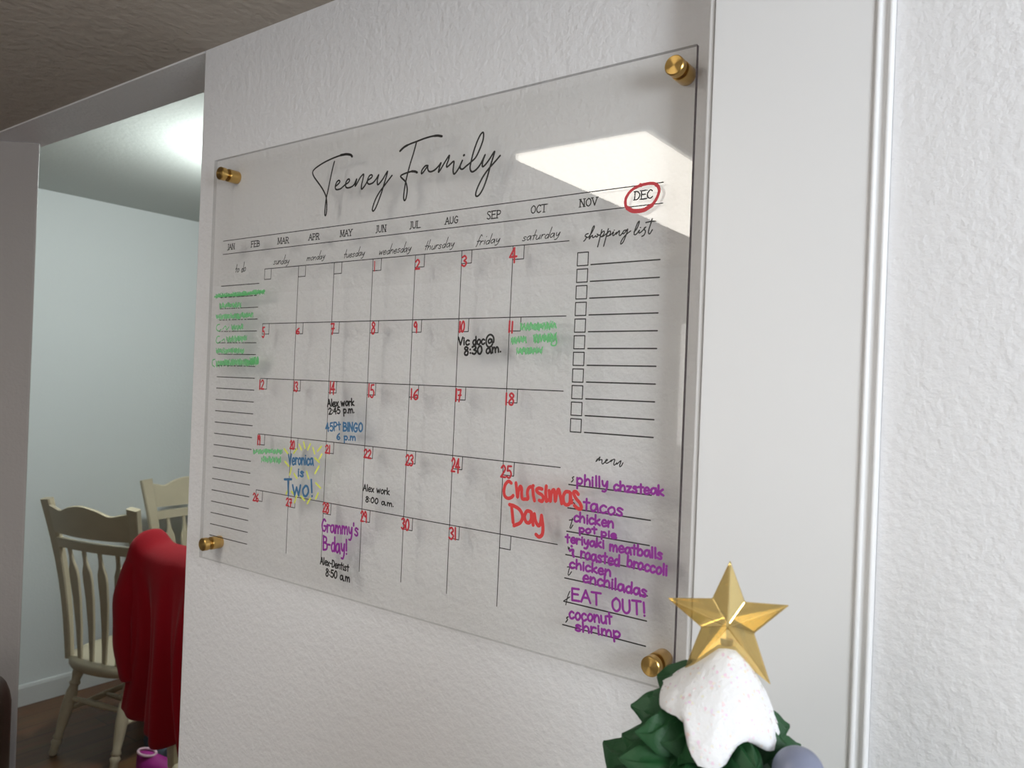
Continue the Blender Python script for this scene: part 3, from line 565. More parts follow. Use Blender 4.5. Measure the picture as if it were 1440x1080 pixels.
('P','nineteen','green',1.6,[(143.2,162.6),(147.0,158.7),(151.4,165.4),(156.5,157.9),(159.9,164.6),(164.8,159.9),(168.2,166.4),(172.8,159.4),(176.6,166.7),(181.3,160.8),(185.9,164.9)],0),
('B','nineteen','greenwash',[(141.8,164.8),(186.1,167.2),(186.6,159.0),(142.3,156.5)]),
]
GLYPH = {
'a': (.98, ".76,.8 .5,1 .15,.78 .08,.3 .35,0 .68,.3 .78,.95|-.78,.98 .98,-.05"), 'b': (.95, "-.1,1.6 .12,0|.12,.6 .5,1 .85,.6 .7,.05 .3,0 .12,.25"),
'c': (.85, ".8,.85 .45,1 .1,.6 .2,.1 .5,0 .82,.2"), 'd': (.95, ".8,.7 .45,.95 .1,.5 .3,0 .65,.1 .8,.6|-.82,1.6 .85,0"),
'e': (.92, ".1,.48 .82,.58 .62,1 .28,.92 .08,.42 .35,-.03 .9,.16"), 'f': (.75, ".8,1.45 .5,1.6 .35,1.2 .3,0 .2,-.5|-.05,.9 .75,.95"),
'g': (.95, ".8,.8 .45,1 .1,.55 .4,.1 .75,.4 .8,.9 .8,-.2 .5,-.7 .1,-.5"), 'h': (.95, "-.1,1.6 .12,0|.12,.5 .5,1 .8,.7 .85,0"),
'i': (.35, "-.15,1 .2,0|-.15,1.35 .17,1.37"), 'k': (.9, "-.1,1.6 .12,0|-.75,.95 .15,.42 .85,0"), 'l': (.35, "-.13,1.6 .2,0"),
'm': (1.35, "-.1,1 .1,0|.1,.5 .4,1 .62,.7 .65,0|.65,.5 .95,1 1.2,.7 1.24,0"), 'n': (.95, "-.1,1 .12,0|.12,.5 .5,1 .8,.7 .85,0"),
'o': (.95, ".45,1 .1,.6 .2,.1 .5,0 .85,.4 .75,.9 .45,1"), 'p': (.95, "-.1,1 .15,-.7|.12,.7 .5,1 .85,.6 .6,.05 .15,.2"),
'r': (.7, "-.1,1 .12,0|.12,.5 .35,.95 .7,.9"), 's': (.8, ".7,.85 .35,1 .12,.75 .55,.45 .65,.15 .35,0 .05,.15"), 't': (.72, "-.35,1.5 .38,0|-0,1 .72,1.02"),
'u': (.95, ".1,1 .15,.2 .45,0 .8,.4 .82,1|-.82,1 .87,0"), 'v': (.85, "-.05,1 .4,0 .8,1"), 'w': (1.25, "-.05,1 .3,0 .6,.8 .85,0 1.15,1"),
'x': (.85, "-.05,1 .75,0|-.75,1 .05,0"), 'y': (.9, ".1,1 .2,.4 .5,.25 .78,1|.8,1 .75,0 .5,-.6 .15,-.6"), 'z': (.85, "-.1,.95 .75,.95 .1,0 .8,.05"),
'A': (1.05, "-0,0 .5,1.6 1,0|-.2,.6 .82,.6"), 'B': (1, "-.1,0 .12,1.6|.12,1.55 .75,1.4 .7,.95 .15,.85|.15,.85 .9,.7 .85,.15 .1,0"),
'C': (1, ".9,1.35 .55,1.6 .1,1 .15,.3 .55,0 .95,.25"), 'D': (1.05, "-.1,0 .12,1.6|.05,1.58 .6,1.5 .98,.8 .6,.1 .05,0"),
'E': (.95, "-.1,0 .1,1.6|-.1,1.58 .85,1.6|-.1,.85 .75,.87|-.1,0 .9,.02"), 'F': (.9, "-.1,0 .1,1.6|-.1,1.58 .85,1.6|-.1,.85 .7,.87"),
'G': (1.1, ".9,1.35 .55,1.6 .1,.9 .2,.2 .6,0 .92,.3 .92,.7|-.55,.7 1,.7"), 'I': (.35, "-.17,1.6 .17,0"), 'J': (.5, "-.35,1.6 .35,.2|.35,.3 .25,-.05 .02,-.1"),
'L': (.85, "-.1,1.6 .1,0|-.1,0 .8,.02"), 'M': (1.3, "-.08,0 .15,1.6|-.15,1.6 .62,.1 1.08,1.6|-1.08,1.6 1.18,0"), 'N': (1.05, "-.1,0 .1,1.6|-.1,1.6 .9,0|-.9,0 .9,1.6"),
'O': (1.1, ".55,1.6 .12,1.1 .15,.35 .55,0 .95,.4 .95,1.2 .55,1.6"), 'P': (.95, "-.12,0 .12,1.6|.12,1.58 .7,1.5 .85,1.15 .6,.78 .12,.75"),
'R': (1, "-.12,0 .12,1.6|.12,1.58 .7,1.5 .85,1.15 .6,.82 .12,.78|-.5,.8 .95,0"), 'S': (.9, ".8,1.4 .45,1.6 .12,1.25 .65,.65 .75,.2 .4,0 .08,.2"),
'T': (1, "-.5,1.6 .52,0|-.0,1.58 1,1.6"), 'U': (1.05, ".1,1.6 .12,.4 .5,0 .88,.4 .9,1.6"), 'V': (1, "-0,1.6 .5,0 .95,1.6"), 'Y': (1, "-0,1.6 .5,.8 .95,1.6|-.5,.8 .5,0"),
'0': (.95, ".45,1.6 .1,1 .15,.25 .5,0 .85,.6 .75,1.4 .45,1.6"), '1': (.42, "-.2,1.6 .24,0"), '2': (.9, ".1,1.25 .45,1.6 .8,1.2 .5,.6 .1,.05|-.1,.05 .9,.08"),
'3': (.9, ".1,1.4 .5,1.6 .8,1.2 .4,.85|.4,.85 .85,.5 .5,0 .05,.2"), '4': (.95, "-.58,1.6 0,.6 .92,.66|-.58,1.6 .64,0"),
'5': (.9, "-.78,1.57 .2,1.52 .15,.9|.15,.9 .6,.95 .85,.5 .55,.0 .05,.15"), '6': (.9, ".7,1.55 .25,1 .1,.35 .45,0 .8,.3 .6,.7 .15,.5"),
'7': (.9, "-.1,1.5 .8,1.55 .5,0|-.3,.8 .9,.85"), '8': (.9, ".75,1.35 .4,1.6 .15,1.25 .75,.6 .6,0 .2,.05 .15,.5 .7,1.1 .75,1.35"),
'9': (.9, ".8,1.2 .45,1.6 .12,1.1 .5,.8 .8,1.2|-.8,1.2 .82,0"), ':': (.35, "-.17,.3 .18,.32|-.15,1 .16,1.02"), '.': (.3, "-.13,.03 .15,.05"),
'!': (.4, "-.2,1.6 .24,.4|-.25,.03 .26,.05"), '-': (.6, "-.05,.7 .5,.7"), "'": (.25, "-.12,1.6 .1,1.25"), ' ': (.6, ""),
}
def smooth_path(pts, closed=False):
    if len(pts) < 3: return [Vector(p) for p in pts]
    P = [Vector(p) for p in pts]; out = []
    for i in range(len(P) - 1):
        p0 = P[i - 1] if i else P[0] * 2 - P[1]
        p1, p2 = P[i], P[i + 1]
        p3 = P[i + 2] if i + 2 < len(P) else P[-1] * 2 - P[-2]
        n = max(2, min(8, int((p2 - p1).length / 1.1) + 1))
        for k in range(n):
            t = k / n
            out.append(0.5 * ((2 * p1) + (p2 - p0) * t + (2 * p0 - 5 * p1 + 4 * p2 - p3) * t * t + (3 * p1 - p0 - 3 * p2 + p3) * t ** 3))
    out.append(P[-1])
    return out

BOARD_X, BOARD_Z, BOARD_Y = 0.0, 1.3217, 0.0      # lower left corner of the front face
class Ink:
    """collects pen strokes (millimetres on the sheet) as flat ribbons of ink just on the glass"""
    def __init__(self, lift): self.bm = bmesh.new(); self.y = -lift * 0.001; self.k = 0
    def v(self, p, k=0): return self.bm.verts.new((p[0] * .001, self.y - (self.k + k) * 5e-7, p[1] * .001))      # later strokes lie a hair above earlier ones
    def stroke(self, pts, w, wob=0.0):
        P = [Vector((p[0], p[1])) for p in pts]
        Q = [P[0]]
        for p in P[1:]:
            if (p - Q[-1]).length > .05: Q.append(p)
        if len(Q) < 2: Q.append(Q[0] + Vector((.05, 0)))
        h = w / 2; L = []; R = []
        for i, p in enumerate(Q):
            a = (p - Q[i - 1]).normalized() if i else None
            b = (Q[i + 1] - p).normalized() if i + 1 < len(Q) else None
            t = (a + b) if a is not None and b is not None else (a if b is None else b)
            if t.length < .3: t = a
            t = t.normalized(); n = Vector((-t.y, t.x))
            hh = h * (1 + wob * random.uniform(-1, 1))
            L.append(p + n * hh); R.append(p - n * hh)
        self.k += 2
        lv = [self.v(p, i) for i, p in enumerate(L)]; rv = [self.v(p, i) for i, p in enumerate(R)]
        for i in range(len(Q) - 1): self.bm.faces.new((lv[i], rv[i], rv[i + 1], lv[i + 1]))
        for c, e, other in ((Q[0], L[0], Q[1]), (Q[-1], R[-1], Q[-2])):      # round ends
            a0 = math.atan2((e - c).y, (e - c).x)
            arc = [self.v(c + Vector((math.cos(a0 + math.pi * k / 5), math.sin(a0 + math.pi * k / 5))) * h, 0 if c is Q[0] else len(Q) - 1) for k in range(6)]
            self.bm.faces.new(arc)
        self.k += len(Q)
    def text(self, s, a, b, cap, lw, slant=0.0, serif=0):
        a = Vector(a); b = Vector(b); d = b - a; u = cap / 1.6
        widths = [GLYPH[ch][0] for ch in s]; total = sum(widths) + .12 * (len(s) - 1)
        sx = d.length / total; xd = d.normalized(); yd = Vector((-xd.y, xd.x)); x = 0
        my = (lambda y: y) if not slant else (lambda y: y * .62 if y <= 1 else .62 + (y - 1) * 1.63)
        for ch in s:
            w, g = GLYPH[ch]
            jx, jy = (0, 0) if serif else (random.uniform(-.03, .03), random.uniform(-.05, .05))
            for st in g.split('|'):
                if not st: continue
                line = st[0] == '-'
                pts = [tuple(map(float, q.split(','))) for q in st[1 if line else 0:].split()]
                P = [a + xd * ((x + px + jx) * sx) + (yd + xd * slant) * ((my(py) + jy) * u) for px, py in pts]
                if line:
                    for p, q in zip(P, P[1:]): self.stroke([p, q], lw)
                else: self.stroke(smooth_path(P), lw)
                if serif and line:
                    for (px, py), q in ((pts[0], P[0]), (pts[-1], P[-1])):
                        if abs(py) < .05 or abs(py - 1.6) < .05: self.stroke([q - xd * lw * 1.1, q + xd * lw * 1.1], lw * .7)
            x += w + .12
    def build(self, name, mat, parent, label=None):
        me = bpy.data.meshes.new(name); self.bm.to_mesh(me); self.bm.free(); me.materials.append(mat)
        o = bpy.data.objects.new(name, me); col.objects.link(o); o.parent = parent
        if label: o['label'] = label
        return o

# ---------------------------------------------------------------- the acrylic calendar
BW, BH, BT = 0.7686, 0.6003, 0.005
cal = thing('wall_calendar', 'large clear acrylic monthly calendar with marker notes, mounted on the white wall by brass standoffs', 'calendar', (BOARD_X, BOARD_Y, BOARD_Z))
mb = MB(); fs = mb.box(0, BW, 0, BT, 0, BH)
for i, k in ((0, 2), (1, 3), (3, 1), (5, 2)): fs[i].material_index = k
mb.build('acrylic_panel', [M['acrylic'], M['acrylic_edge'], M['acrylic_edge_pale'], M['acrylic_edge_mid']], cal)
hole = {'TL': (27, 576), 'TR': (750, 582), 'BR': (749, 21), 'BL': (19, 23)}
for key, (hx, hz) in hole.items():
    x, z = hx * .001, hz * .001
    s = bpy.data.objects.new('standoff', None); col.objects.link(s); s.parent = cal; s.location = (x, 0, z); s.empty_display_size = .02
    s['label'] = 'brass standoff'
    mb = MB(); mb.lathe((0, -.0004, 0), (0, -.0082, 0), [(0, .0096), (.88, .0096), (1, .0088)], 40); mb.build('cap', M['brass'], s, smooth=True, angle=25)
    mb = MB(); mb.lathe((0, -.0082, 0), (0, -.00835, 0), [(0, .0087), (1, .0085)], 40); mb.build('cap_face', M['brass_cap'], s, smooth=True, angle=25)
    mb = MB(); mb.lathe((0, BT + .0004, 0), (0, YW - .0001, 0), [(0, .0092), (.04, .0096), (.93, .0096), (1, .0092)], 40); mb.build('barrel', M['brass'], s, smooth=True, angle=25)
    mb = MB(); mb.lathe((0, -.0004, 0), (0, BT + .0004, 0), [(0, .0045), (1, .0045)], 20); mb.build('bolt', M['brass'], s, smooth=True)

# printed black layout
FX = lambda f: f * 768.6
FZ = lambda f: f * 600.3
g = Ink(.12)
def ln(ink, x0, z0, x1, z1, w=.85): w *= 1.2; ink.stroke([(FX(x0), FZ(z0)), (FX(x1), FZ(z1))], w)
ln(g, .0398, .7925, .9632, .7925); ln(g, .041, .7594, .9635, .7594)
g.build('month_band', I['black'], cal)
g = Ink(.12)
RZ = [.7135, .585, .4565, .3260, .1945]; X0, X1 = .1740, .8294; CW = (X1 - X0) / 7
for z in RZ: ln(g, X0, z, X1, z)
for k in range(1, 7): ln(g, X0 + .0030 + k * .0934, RZ[0], X0 - .0015 + k * .0934, .0645)
for r, z in enumerate(RZ):
    for k in range(7):
        f = 1 - r / 9
        x = X0 + .0030 * (1 - r * .3) + k * .0934 if k else X0
        x = X0 + (.0030 - .0045 * (RZ[0] - z) / .649) + k * .0934 if k else X0
        ln(g, x + .0192, z, x + .0188, z - .0246); ln(g, x + .0188, z - .0246, x, z - .0246)
        if k == 0: ln(g, x, z, x, z - .0246)
g.build('month_grid', I['black'], cal)
g = Ink(.9)
for k in range(23):
    z = .6805 - k * .02807; x = .0406 - k * .00026
    if 1 <= k <= 7:
        cut = [1, .55, .75, .62, .7, .42, .8][k - 1]; n = 9; random.seed(k)
        for i in range(n):
            t0 = i / n * cut; t1 = (i + random.uniform(.45, .9)) / n * cut
            ln(g, x + .119 * t0, z, x + .119 * t1, z, 1.0)
        if cut < 1: ln(g, x + .119 * cut, z, x + .119, z, 1.0)
    else: ln(g, x, z, x + .119, z, 1.0)
g.build('to_do_lines', I['black'], cal)
g = Ink(.12)
for k in range(11): ln(g, .8645, .6700 - k * .0281, .9626, .6704 - k * .0281, 1.1)
g.build('shopping_lines', I['black'], cal)
for k in range(11):
    g = Ink(.12); z = .6916 - k * .0281; x = .8437 - .0001 * k; b = z - .0222
    ln(g, x, z, x + .0164, z, .95); ln(g, x + .0164, z, x + .0164, b, .95); ln(g, x + .0164, b, x, b, .95); ln(g, x, b, x, z, .95)
    g.build('checkbox', I['black'], cal)
g = Ink(.12)
for k in range(7): ln(g, .8436 - .0002 * k, .2990 - k * .0396, .9630, .2984 - k * .0397, 1.1)
g.build('menu_lines', I['black'], cal)

LABELS = {
 'title_lettering': ('title_lettering', 'black flowing script title'), 'shopping_heading': ('shopping_heading', None), 'menu_heading': ('menu_heading', None),
 'month_lettering': ('month_lettering', 'black serif month names'), 'weekday_lettering': ('weekday_lettering', None), 'to_do_heading': ('to_do_heading', None),
 'menu_initials': ('menu_initials', None), 'red_circle': ('red_circle', 'red marker ring around the last month'),
 'christmas_note': ('holiday_note', 'large red marker note'), 'menu_note': ('menu_note', 'purple marker list of meals'),
 'grammy': ('birthday_note', 'purple marker note'), 'dentist': ('dentist_note', 'black marker note'), 'work8': ('work_note', 'black marker note'), 'work2': ('work_note', 'black marker note'),
 'bingo': ('bingo_note', 'blue marker note'), 'two': ('birthday_note', 'blue marker note'), 'rays': ('marker_rays', 'yellow marker dashes'), 'doctor': ('doctor_note', 'black marker note'),
 'squirrel': ('scribbled_note', 'green crossed out note'), 'todo': ('scribbled_list', 'green crossed out list'), 'nineteen': ('scribbled_note', 'green crossed out note'),
}
random.seed(11)
inks = {}
LIFT = {'black': .16, 'red': .3, 'brightred': .3, 'purple': .26, 'green': .22, 'blue': .24, 'yellow': .28, 'greenwash': .2}
def get(key, colr):
    if (key, colr) not in inks: inks[(key, colr)] = Ink(LIFT[colr])
    return inks[(key, colr)]
for it in INK:
    if it[0] == 'T':
        _, part, colr, lw, s, a, b, cap, slant, serif = it
        if part in ('month_lettering', 'weekday_lettering'):
            k = Ink(.16); k.text(s, a, b, cap, lw, slant, serif); k.build('month_name' if serif else 'weekday_name', I['black'], cal)
        elif part == 'date_numeral':
            k = Ink(.3); k.text(s, a, b, cap, lw); k.build('date_numeral', I['red'], cal, 'red marker numeral ' + s)
        else: get(part, colr).text(s, a, b, cap, lw, slant, serif)
    elif it[0] == 'P':
        _, part, colr, lw, pts, straight = it
        k = get(part, colr)
        if colr == 'green' and len(pts) > 7:
            for p, q in zip(pts, pts[1:]): k.stroke([p, q], lw)
        else: k.stroke(smooth_path(pts), lw)
    else:
        _, part, colr, quad = it
        k = get(part, colr); c = [Vector(q) for q in quad]
        n = 24; top = [k.v(c[0].lerp(c[1], i / n) + Vector((0, random.uniform(-2.5, 1.5)))) for i in range(n + 1)]
        bot = [k.v(c[3].lerp(c[2], i / n) + Vector((0, random.uniform(-1.5, 2.5)))) for i in range(n + 1)]
        for i in range(n): k.bm.faces.new((top[i], bot[i], bot[i + 1], top[i + 1]))
for (part, colr), k in inks.items():
    name, lab = LABELS[part]
    if colr == 'greenwash': name, lab = name.replace('scribbled', 'smudged'), 'pale green smudge'
    k.build(name, I[colr], cal, lab)

# ---------------------------------------------------------------- dining chairs
SH = .392           # top of the seat
def seat_bm():
    mb = MB(); n = 40
    def ring(z, s):
        r = []
        for k in range(n):
            a = 2 * math.pi * k / n; c, sn = math.cos(a), math.sin(a)
            e = 2.6
            x = math.copysign(abs(c) ** (2 / e), c) * .238 * s * (1 + .05 * sn); y = math.copysign(abs(sn) ** (2 / e), sn) * .225 * s
            r.append((x, y, SH + z))
        return r
    mb.rings([ring(*q) for q in ((-.040, .90), (-.037, .97), (-.024, 1.0), (-.004, 1.0), (.003, .97), (.002, .88), (-.005, .6), (-.007, .2))])
    return mb
def back_pt(x, z):
    # shallow bow, raked back with a lumbar bend
    t = (z - SH) / .665
    y = -.165 - .060 * t - .025 * t * t + .022 * math.sin(math.pi * t)
    bow = -.035 * (1 - (x / .24) ** 2) * (.35 + .65 * t)
    return Vector((x, y + bow, z))
def make_chair(label, loc, rz, group):
    t = thing('dining_chair', label, 'chair', loc, rz, group)
    cm = M['cream']
    seat_bm().build('seat', cm, t, smooth=True, angle=50)
    for sx in (-1, 1):
        pts = [back_pt(sx * (.172 + .070 * k / 8), SH - .01 + .675 * k / 8) for k in range(9)]
        mb = MB(); mb.bar(pts, [(.030 + .026 * k / 8, .028) for k in range(9)]); mb.build('back_post', cm, t, smooth=True, angle=35)
    # crest rail with a wavy top edge
    mb = MB(); rings = []
    for k in range(25):
        u = -1 + 2 * k / 24; x = u * .222
        top = 1.030 + .016 * math.exp(-(u / .42) ** 2) * 1.4 - .012 * math.exp(-((abs(u) - .62) / .16) ** 2) + .006 * abs(u) ** 6
        bot = .920 - .006 * (1 - u * u)
        a, b = back_pt(x, bot), back_pt(x, top); th = Vector((0, .011, 0))
        rings.append([a - th, a + th, b + th * .8 - Vector((0, 0, .004)), b + Vector((0, 0, 0)), b - th * .8 - Vector((0, 0, .004))])
    mb.rings(rings); mb.build('crest_rail', cm, t, smooth=True, angle=40)
    mb = MB(); rings = []
    for k in range(17):
        u = -1 + 2 * k / 16; x = u * .214
        a, b = back_pt(x, .858), back_pt(x, .896); th = Vector((0, .011, 0))
        rings.append([a - th, a + th, b + th, b - th])
    mb.rings(rings); mb.build('lower_rail', cm, t, smooth=True, angle=40)
    prof = [(0, .020), (.08, .022), (.3, .032), (.55, .043), (.72, .050), (.80, .046), (.87, .022), (.93, .015), (1, .015)]
    for i in range(4):
        u = (i - 1.5) / 1.5
        pts = []; dims = []
        for f, w in prof:
            x = u * (.105 + .030 * f); pts.append(back_pt(x, SH - .004 + (.865 - SH) * f)); dims.append((w, .012))
        mb = MB(); mb.bar(pts, dims); mb.build('slat', cm, t, smooth=True, angle=35)
    lp = [(0, .012), (.03, .016), (.10, .015), (.14, .021), (.17, .015), (.19, .020), (.23, .015), (.34, .0195), (.52, .024), (.68, .022), (.74, .016), (.77, .023), (.80, .016), (.86, .021), (.92, .023), (1, .017)]
    feet = {}
    for sx in (-1, 1):
        for sy in (-1, 1):
            a = Vector((sx * (.170 if sy < 0 else .190), .240 if sy > 0 else -.235, 0)); b = Vector((sx * .14, sy * .140, SH - .030))
            feet[sx, sy] = (a, b)
            mb = MB(); mb.lathe(a, b, lp); mb.build('leg', cm, t, smooth=True, angle=60)
    sp = [(0, .008), (.15, .010), (.5, .014), (.85, .010), (1, .008)]
    def at(k, h): a, b = feet[k]; return a.lerp(b, h / .362)
    for sx in (-1, 1):
        mb = MB(); mb.lathe(at((sx, -1), .17), at((sx, 1), .17), sp); mb.build('stretcher', cm, t, smooth=True)
    mb = MB(); mb.lathe(at((-1, -1), .22), at((1, -1), .22), sp); mb.build('stretcher', cm, t, smooth=True)
    mb = MB(); mb.lathe(at((-1, -1), .17).lerp(at((-1, 1), .17), .5), at((1, -1), .17).lerp(at((1, 1), .17), .5), sp); mb.build('stretcher', cm, t, smooth=True)
    return t
def dup(root, label, loc, rz):
    r = root.copy(); col.objects.link(r); r.location = loc; r.rotation_euler = (0, 0, rz); r['label'] = label
    for ch in list(root.children):
        c = ch.copy(); col.objects.link(c); c.parent = r
    return r
GRP = 'cream painted dining chairs'
chair = make_chair('cream painted wooden dining chair with arrow-shaped back slats, empty, its back turned to the doorway', (-2.19, 1.09, 0), math.radians(14), GRP)
dup(chair, 'cream painted wooden dining chair against the far pale blue wall, facing the doorway', (-2.42, 1.62, 0), math.radians(-90))
dup(chair, 'cream painted wooden dining chair mostly hidden under the red coat', (-0.99, 0.85, 0), math.radians(4))

# ---------------------------------------------------------------- red coat hung over the chair back
CX, CY = -0.99, 0.85
coat = thing('coat', 'bright red long-sleeved coat draped over the back of a dining chair', 'coat', (CX, CY, 0), math.radians(4))
mb = MB(); NU, NV = 40, 34; grid = []
for j in range(NV + 1):
    v = j / NV; row = []
    for i in range(NU + 1):
        u = -1 + 2 * i / NU
        hw = .268 - .172 * math.sin(min(1, v * 1.5) * math.pi / 2) + .135 * v * v
        x = u * hw
        ztop = 1.062 + .035 * math.exp(-((abs(u) - .86) / .16) ** 2) - .05 * max(0, abs(u) - .9) / .1
        if v < .12:                        # over the top of the chair back
            a = v / .12 * math.pi * .9
            y = -.262 + .062 * math.cos(a); z = ztop + .03 * math.sin(a) - .015 * v / .12
        else:
            w = (v - .12) / .88
            y = -.326 - .03 * math.sin(w * 2.2) + .05 * w
            hem = .525 + .04 * (1 - abs(u)) * (.5 + .5 * math.sin(u * 9)) + .14 * (u < -.5) * (abs(u) - .5)
            z = ztop - .015 + (hem - ztop + .015) * w
            y += .022 * w ** .6 * math.sin(u * 9 + 1.2 * w) + .012 * math.sin(u * 21 + 3 * w) * w
        row.append(mb.bm.verts.new((x, y, z)))
    grid.append(row)
for j in range(NV):
    for i in range(NU):
        mb.bm.faces.new((grid[j][i], grid[j][i + 1], grid[j + 1][i + 1], grid[j + 1][i]))
o = mb.build('body', M['red'], coat, smooth=True, angle=180)
sd = o.modifiers.new('solidify', 'SOLIDIFY'); sd.thickness = .014; sd.offset = 0
ss = o.modifiers.new('subsurf', 'SUBSURF'); ss.levels = 1; ss.render_levels = 1
for sx in (-1, 1):
    P = [(sx * .175, -.30, 1.045), (sx * .186, -.32, 1.005), (sx * .184, -.338, .94), (sx * .180, -.345, .86), (sx * .176, -.342, .775), (sx * .170, -.335, .69)]
    pts = smooth_path([Vector(p) * 10 for p in P]); pts = [p * .1 for p in pts]
    n = len(pts); rad = [.042 + .005 * math.sin(k / n * 3) - .022 * (k / n) ** 1.5 + .004 * math.sin(k * 1.9) for k in range(n)]
    mb = MB(); mb.tube(pts, rad, 20, .75); mb.build('sleeve', M['red'], coat, smooth=True, angle=70, subsurf=1)

# ---------------------------------------------------------------- things on the dining floor
sh = thing('shoe', 'magenta shoe with a pale pink edge on the floor below the red coat', 'shoe', (-1.80, 1.02, 0), math.radians(-65))
mb = MB(); rings = []
for k in range(15):
    t = k / 14; y = -.13 + .26 * t
    w = .036 + .012 * math.sin(t * 3.0) + .004 * t; 
    if t < .2: w *= math.sqrt(max(.1, 1 - ((.2 - t) / .21) ** 2))
    if t > .85: w *= math.sqrt(max(.05, 1 - ((t - .85) / .16) ** 2))
    h = .085 - .045 * t + .010 * math.sin(t * 6)
    rings.append([(w * math.cos(a), y, .018 + h * max(0, math.sin(a)) if math.sin(a) > 0 else .018) for a in [2 * math.pi * q / 20 for q in range(20)]])
mb.rings(rings); mb.build('upper', M['magenta'], sh, smooth=True); sh.scale = (.9, .9, .85)
mb = MB(); mb.rings([[(1.08 * (.036 + .012 * math.sin(t * 3) + .004 * t) * s, -.135 + .27 * t, z) for t, s in [(q / 12, 1) for q in range(13)] + [(1 - q / 12, -1) for q in range(13)]] for z in (0, .018)]); mb.build('sole', M['pink_edge'], sh)
mb = MB(); mb.tube([(.03 * math.cos(a), -.085 + .04 * math.sin(a), .100 - .15 * (.04 * math.sin(a))) for a in [2 * math.pi * q / 20 for q in range(20)]] + [(.03, -.085, .1)], .006, 8); mb.build('collar', M['pink_edge'], sh, smooth=True)
sl = thing('slipper', 'slate blue slipper on the dining floor behind the magenta shoe', 'slipper', (-2.035, 1.13, 0), math.radians(75))
mb = MB(); rings = []
for k in range(13):
    t = k / 12; y = -.12 + .24 * t; w = .045 * math.sqrt(max(.06, 1 - (2 * t - 1) ** 4)); h = .03 + .03 * math.sin(t * 3)
    rings.append([(w * math.cos(a), y, max(0, .012 + h * math.sin(a))) for a in [2 * math.pi * q / 16 for q in range(16)]])
mb.rings(rings); mb.build('upper', M['slate'], sl, smooth=True)
# dark brown padded piece at the lower left corner, against the angled wall
bc = thing('armchair', 'dark brown armchair with rounded padded back in the bottom left corner before the wall', 'armchair', (-0.544, -0.080, 0), math.radians(36))
def pad(x0, x1, y0, y1, z0, z1, r):
    b = MB(); b.box(x0, x1, y0, y1, z0, z1); bmesh.ops.bevel(b.bm, geom=list(b.bm.edges), offset=r, segments=5, affect='EDGES', profile=.5); return b
pad(-.62, .0, -.02, .13, .40, 1.01, .07).build('backrest', M['brown'], bc, smooth=True)
pad(-.54, -.08, -.52, .0, .24, .44, .05).build('seat_cushion', M['brown'], bc, smooth=True)
for x0, x1 in ((-.62, -.53), (-.09, .0)): pad(x0, x1, -.54, .05, .16, .60, .035).build('arm', M['brown'], bc, smooth=True)
for x in (-.57, -.05):
    for y in (-.48, .04):
        mb = MB(); mb.lathe((x, y, 0), (x, y, .2), [(0, .018), (1, .026)]); mb.build('leg', M['dark'], bc, smooth=True)

# ---------------------------------------------------------------- tree figurine
TX, TY, TZ = 0.884, -0.20, 1.06
tree = thing('tree_figurine', 'small green Christmas tree figurine with white glitter snow cap and gold star', 'figurine', (TX, TY, TZ))
VIEW = Vector((1.0588 - TX, -0.6689 - TY, 0)).normalized()      # the side of the figurine that faces the room
AX = Vector((-VIEW.y, VIEW.x, 0))                                # to the right seen from there
def tp(lx, ly, lz): return AX * lx + VIEW * ly + Vector((0, 0, lz))
STAR_Z = 0.3975
SX = 0.006
def star_mesh():
    mb = MB(); R = .0395; r = .0168; th = .0105
    tips = [(90, .0385), (90 - 72 + 4, .0385), (-54 + 1, .0445), (-126 + 1, .0480), (162 + 2, .0390)]
    out = []
    for k in range(5):
        a, rad = tips[k]; out.append((math.radians(a), rad)); out.append((math.radians(90 - 72 * k - 36), r))
    F = mb.bm.verts.new(tp(SX, th, STAR_Z)); B = mb.bm.verts.new(tp(SX, -th, STAR_Z))
    # outline is a thin band; each arm has a raised ridge
    f = [mb.bm.verts.new(tp(SX + math.cos(a) * rr, .0012, STAR_Z + math.sin(a) * rr)) for a, rr in out]
    b = [mb.bm.verts.new(tp(SX + math.cos(a) * rr, -.0012, STAR_Z + math.sin(a) * rr)) for a, rr in out]
    for i in range(10):
        j = (i + 1) % 10
        mb.bm.faces.new((F, f[i], f[j])); mb.bm.faces.new((B, b[j], b[i])); mb.bm.faces.new((f[i], b[i], b[j], f[j]))
    return mb
star_mesh().build('star', M['star'], tree, bevel=.0008)['label'] = 'gold translucent five-pointed star'
mb = MB(); mb.lathe(tp(0.004, -.002, .352), tp(SX, -.006, .385), [(0, .005), (1, .004)], 12); mb.build('star_clip', M['dark'], tree, smooth=True)

def interp(tab, x):
    for (a, p), (b, q) in zip(tab, tab[1:]):
        if x <= b: return p + (q - p) * max(0, (x - a)) / (b - a)
    return tab[-1][1]
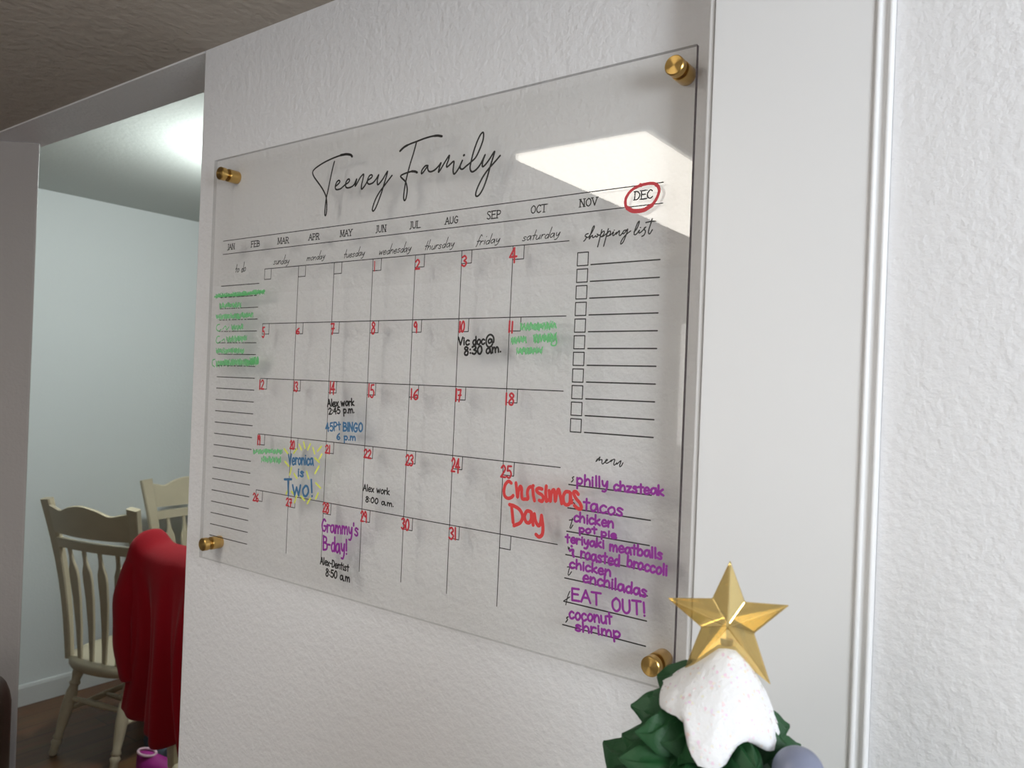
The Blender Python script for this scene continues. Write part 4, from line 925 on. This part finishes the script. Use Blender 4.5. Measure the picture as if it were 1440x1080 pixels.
# snow cap: cone with scalloped drips; angle 0 faces the room, positive to the right
ZT = 0.3815
drip = [(-180, .045), (-120, .036), (-90, .0285), (-62, .036), (-40, .0355), (-30, .037), (-20, .047), (-10, .055), (0, .0565), (9, .054), (18, .045), (28, .042), (38, .045), (52, .050), (66, .052), (90, .048), (130, .040), (180, .045)]
RL = [(0, .005), (.010, .015), (.017, .0235), (.025, .0325), (.04, .043), (.06, .054)]
RR = [(0, .005), (.010, .0155), (.02, .0225), (.03, .0295), (.045, .0365), (.06, .044)]
mb = MB(); n = 72; rings = []
for j in range(13):
    t = j / 12; ring = []
    for k in range(n):
        a = 360 * k / n - 180; L = interp(drip, a); d = t * L
        s = math.sin(math.radians(a)); w = (s + 1) / 2
        rad = interp(RL, d) * (1 - w) + interp(RR, d) * w
        rad += .0018 * noise.noise(Vector((k * .35, j * .5, 2.0))) * t + (.0012 if j < 12 else -.0012)
        off = .006 * (1 - min(1, d / .05))
        ring.append(tp(off + rad * s, rad * math.cos(math.radians(a)), ZT - d))
    rings.append(ring)
rings.append([p.lerp(Vector((0, 0, p.z)) , .12) for p in rings[-1]])
mb.rings(rings); mb.build('snow_cap', M['snow'], tree, smooth=True, angle=70)

# foliage: carved tiers of drooping tufts with upturned tips around a core
TIPS = [(.026, .346, 7), (.045, .331, 9), (.063, .314, 10), (.079, .293, 11), (.092, .266, 12), (.103, .232, 13), (.112, .193, 14), (.119, .150, 14), (.124, .105, 15)]
mb = MB()
mb.tube([(0, 0, .07)] + [(0, 0, z - .004) for r, z, c in TIPS[::-1]] + [(0, 0, .374)], [.105] + [r - .019 for r, z, c in TIPS[::-1]] + [.004], 48)
random.seed(3)
def tuft(phi, rtip, ztip, wid):
    n = 26; m = 17; rings = []; r0 = rtip * .30; z0 = ztip + .010; lean = random.uniform(-.12, .12); ph = random.uniform(0, 6)
    for i in range(n + 1):
        t = i / n
        rad = r0 + (rtip - r0) * t ** 1.25
        z = z0 + (ztip - z0) * (1.18 * t ** .85 - .18 * t ** 5)
        w = wid * (math.sin(math.pi * min(1, t * .78 + .10)) ** .8) * (1 if t < .8 else max(.10, 1 - ((t - .8) / .2) ** 1.6 * .85)); th = .011 * (1 - .5 * t)
        ring = []
        for k in range(2 * m):
            top = k < m
            u = -1 + 2 * k / (m - 1) if top else 1 - 2 * (k - m) / (m - 1)
            groove = .0022 * math.sin(u * 11 + ph + 1.8 * math.sin(t * 4 + ph)) * min(1, t * 4)
            h = (th * (1 - u * u) + groove) if top else -th * .6 * min(1, .1 + w / wid)
            ang = phi + lean * t + math.atan2(u * w, rad + .006); rr = math.hypot(rad, u * w * .6) - .10 * abs(u) * w
            ring.append(AX * (math.sin(ang) * rr) + VIEW * (math.cos(ang) * rr) + Vector((0, 0, z + h * min(1, .08 + w / wid) - u * u * .009 * w / wid)))
        rings.append(ring)
    mb.rings(rings)
for q, (rt, zt, cnt) in enumerate(TIPS):
    for k in range(cnt):
        tuft(2 * math.pi * (k + .25 + .5 * (q % 2)) / cnt + random.uniform(-.12, .12), rt * random.uniform(.92, 1.05), zt + random.uniform(-.004, .003), 2.9 * rt / cnt + .004)
for deg, rt, zt in ((-104, .0385, .354), (-80, .052, .3400), (-62, .054, .332), (84, .043, .336), (104, .047, .334)): tuft(math.radians(deg), rt, zt, .0155)
mb.build('foliage', M['green_resin'], tree, smooth=True, angle=60)
mb = MB(); mb.lathe((0, 0, 0), (0, 0, .09), [(0, .05), (.15, .05), (.2, .022), (1, .02)], 24); mb.build('trunk', M['brown'], tree, smooth=True)
mb = MB(); c = tp(.0475, .030, .3245); rings = []
for i in range(1, 24):
    th = math.pi * i / 24
    rings.append([c + Vector((math.cos(p) * math.sin(th), math.sin(p) * math.sin(th), math.cos(th))) * .0145 for p in [2 * math.pi * k / 32 for k in range(32)]])
mb.rings(rings); mb.build('ornament', M['ball'], tree, smooth=True, angle=60)['label'] = 'round grey-blue ornament'
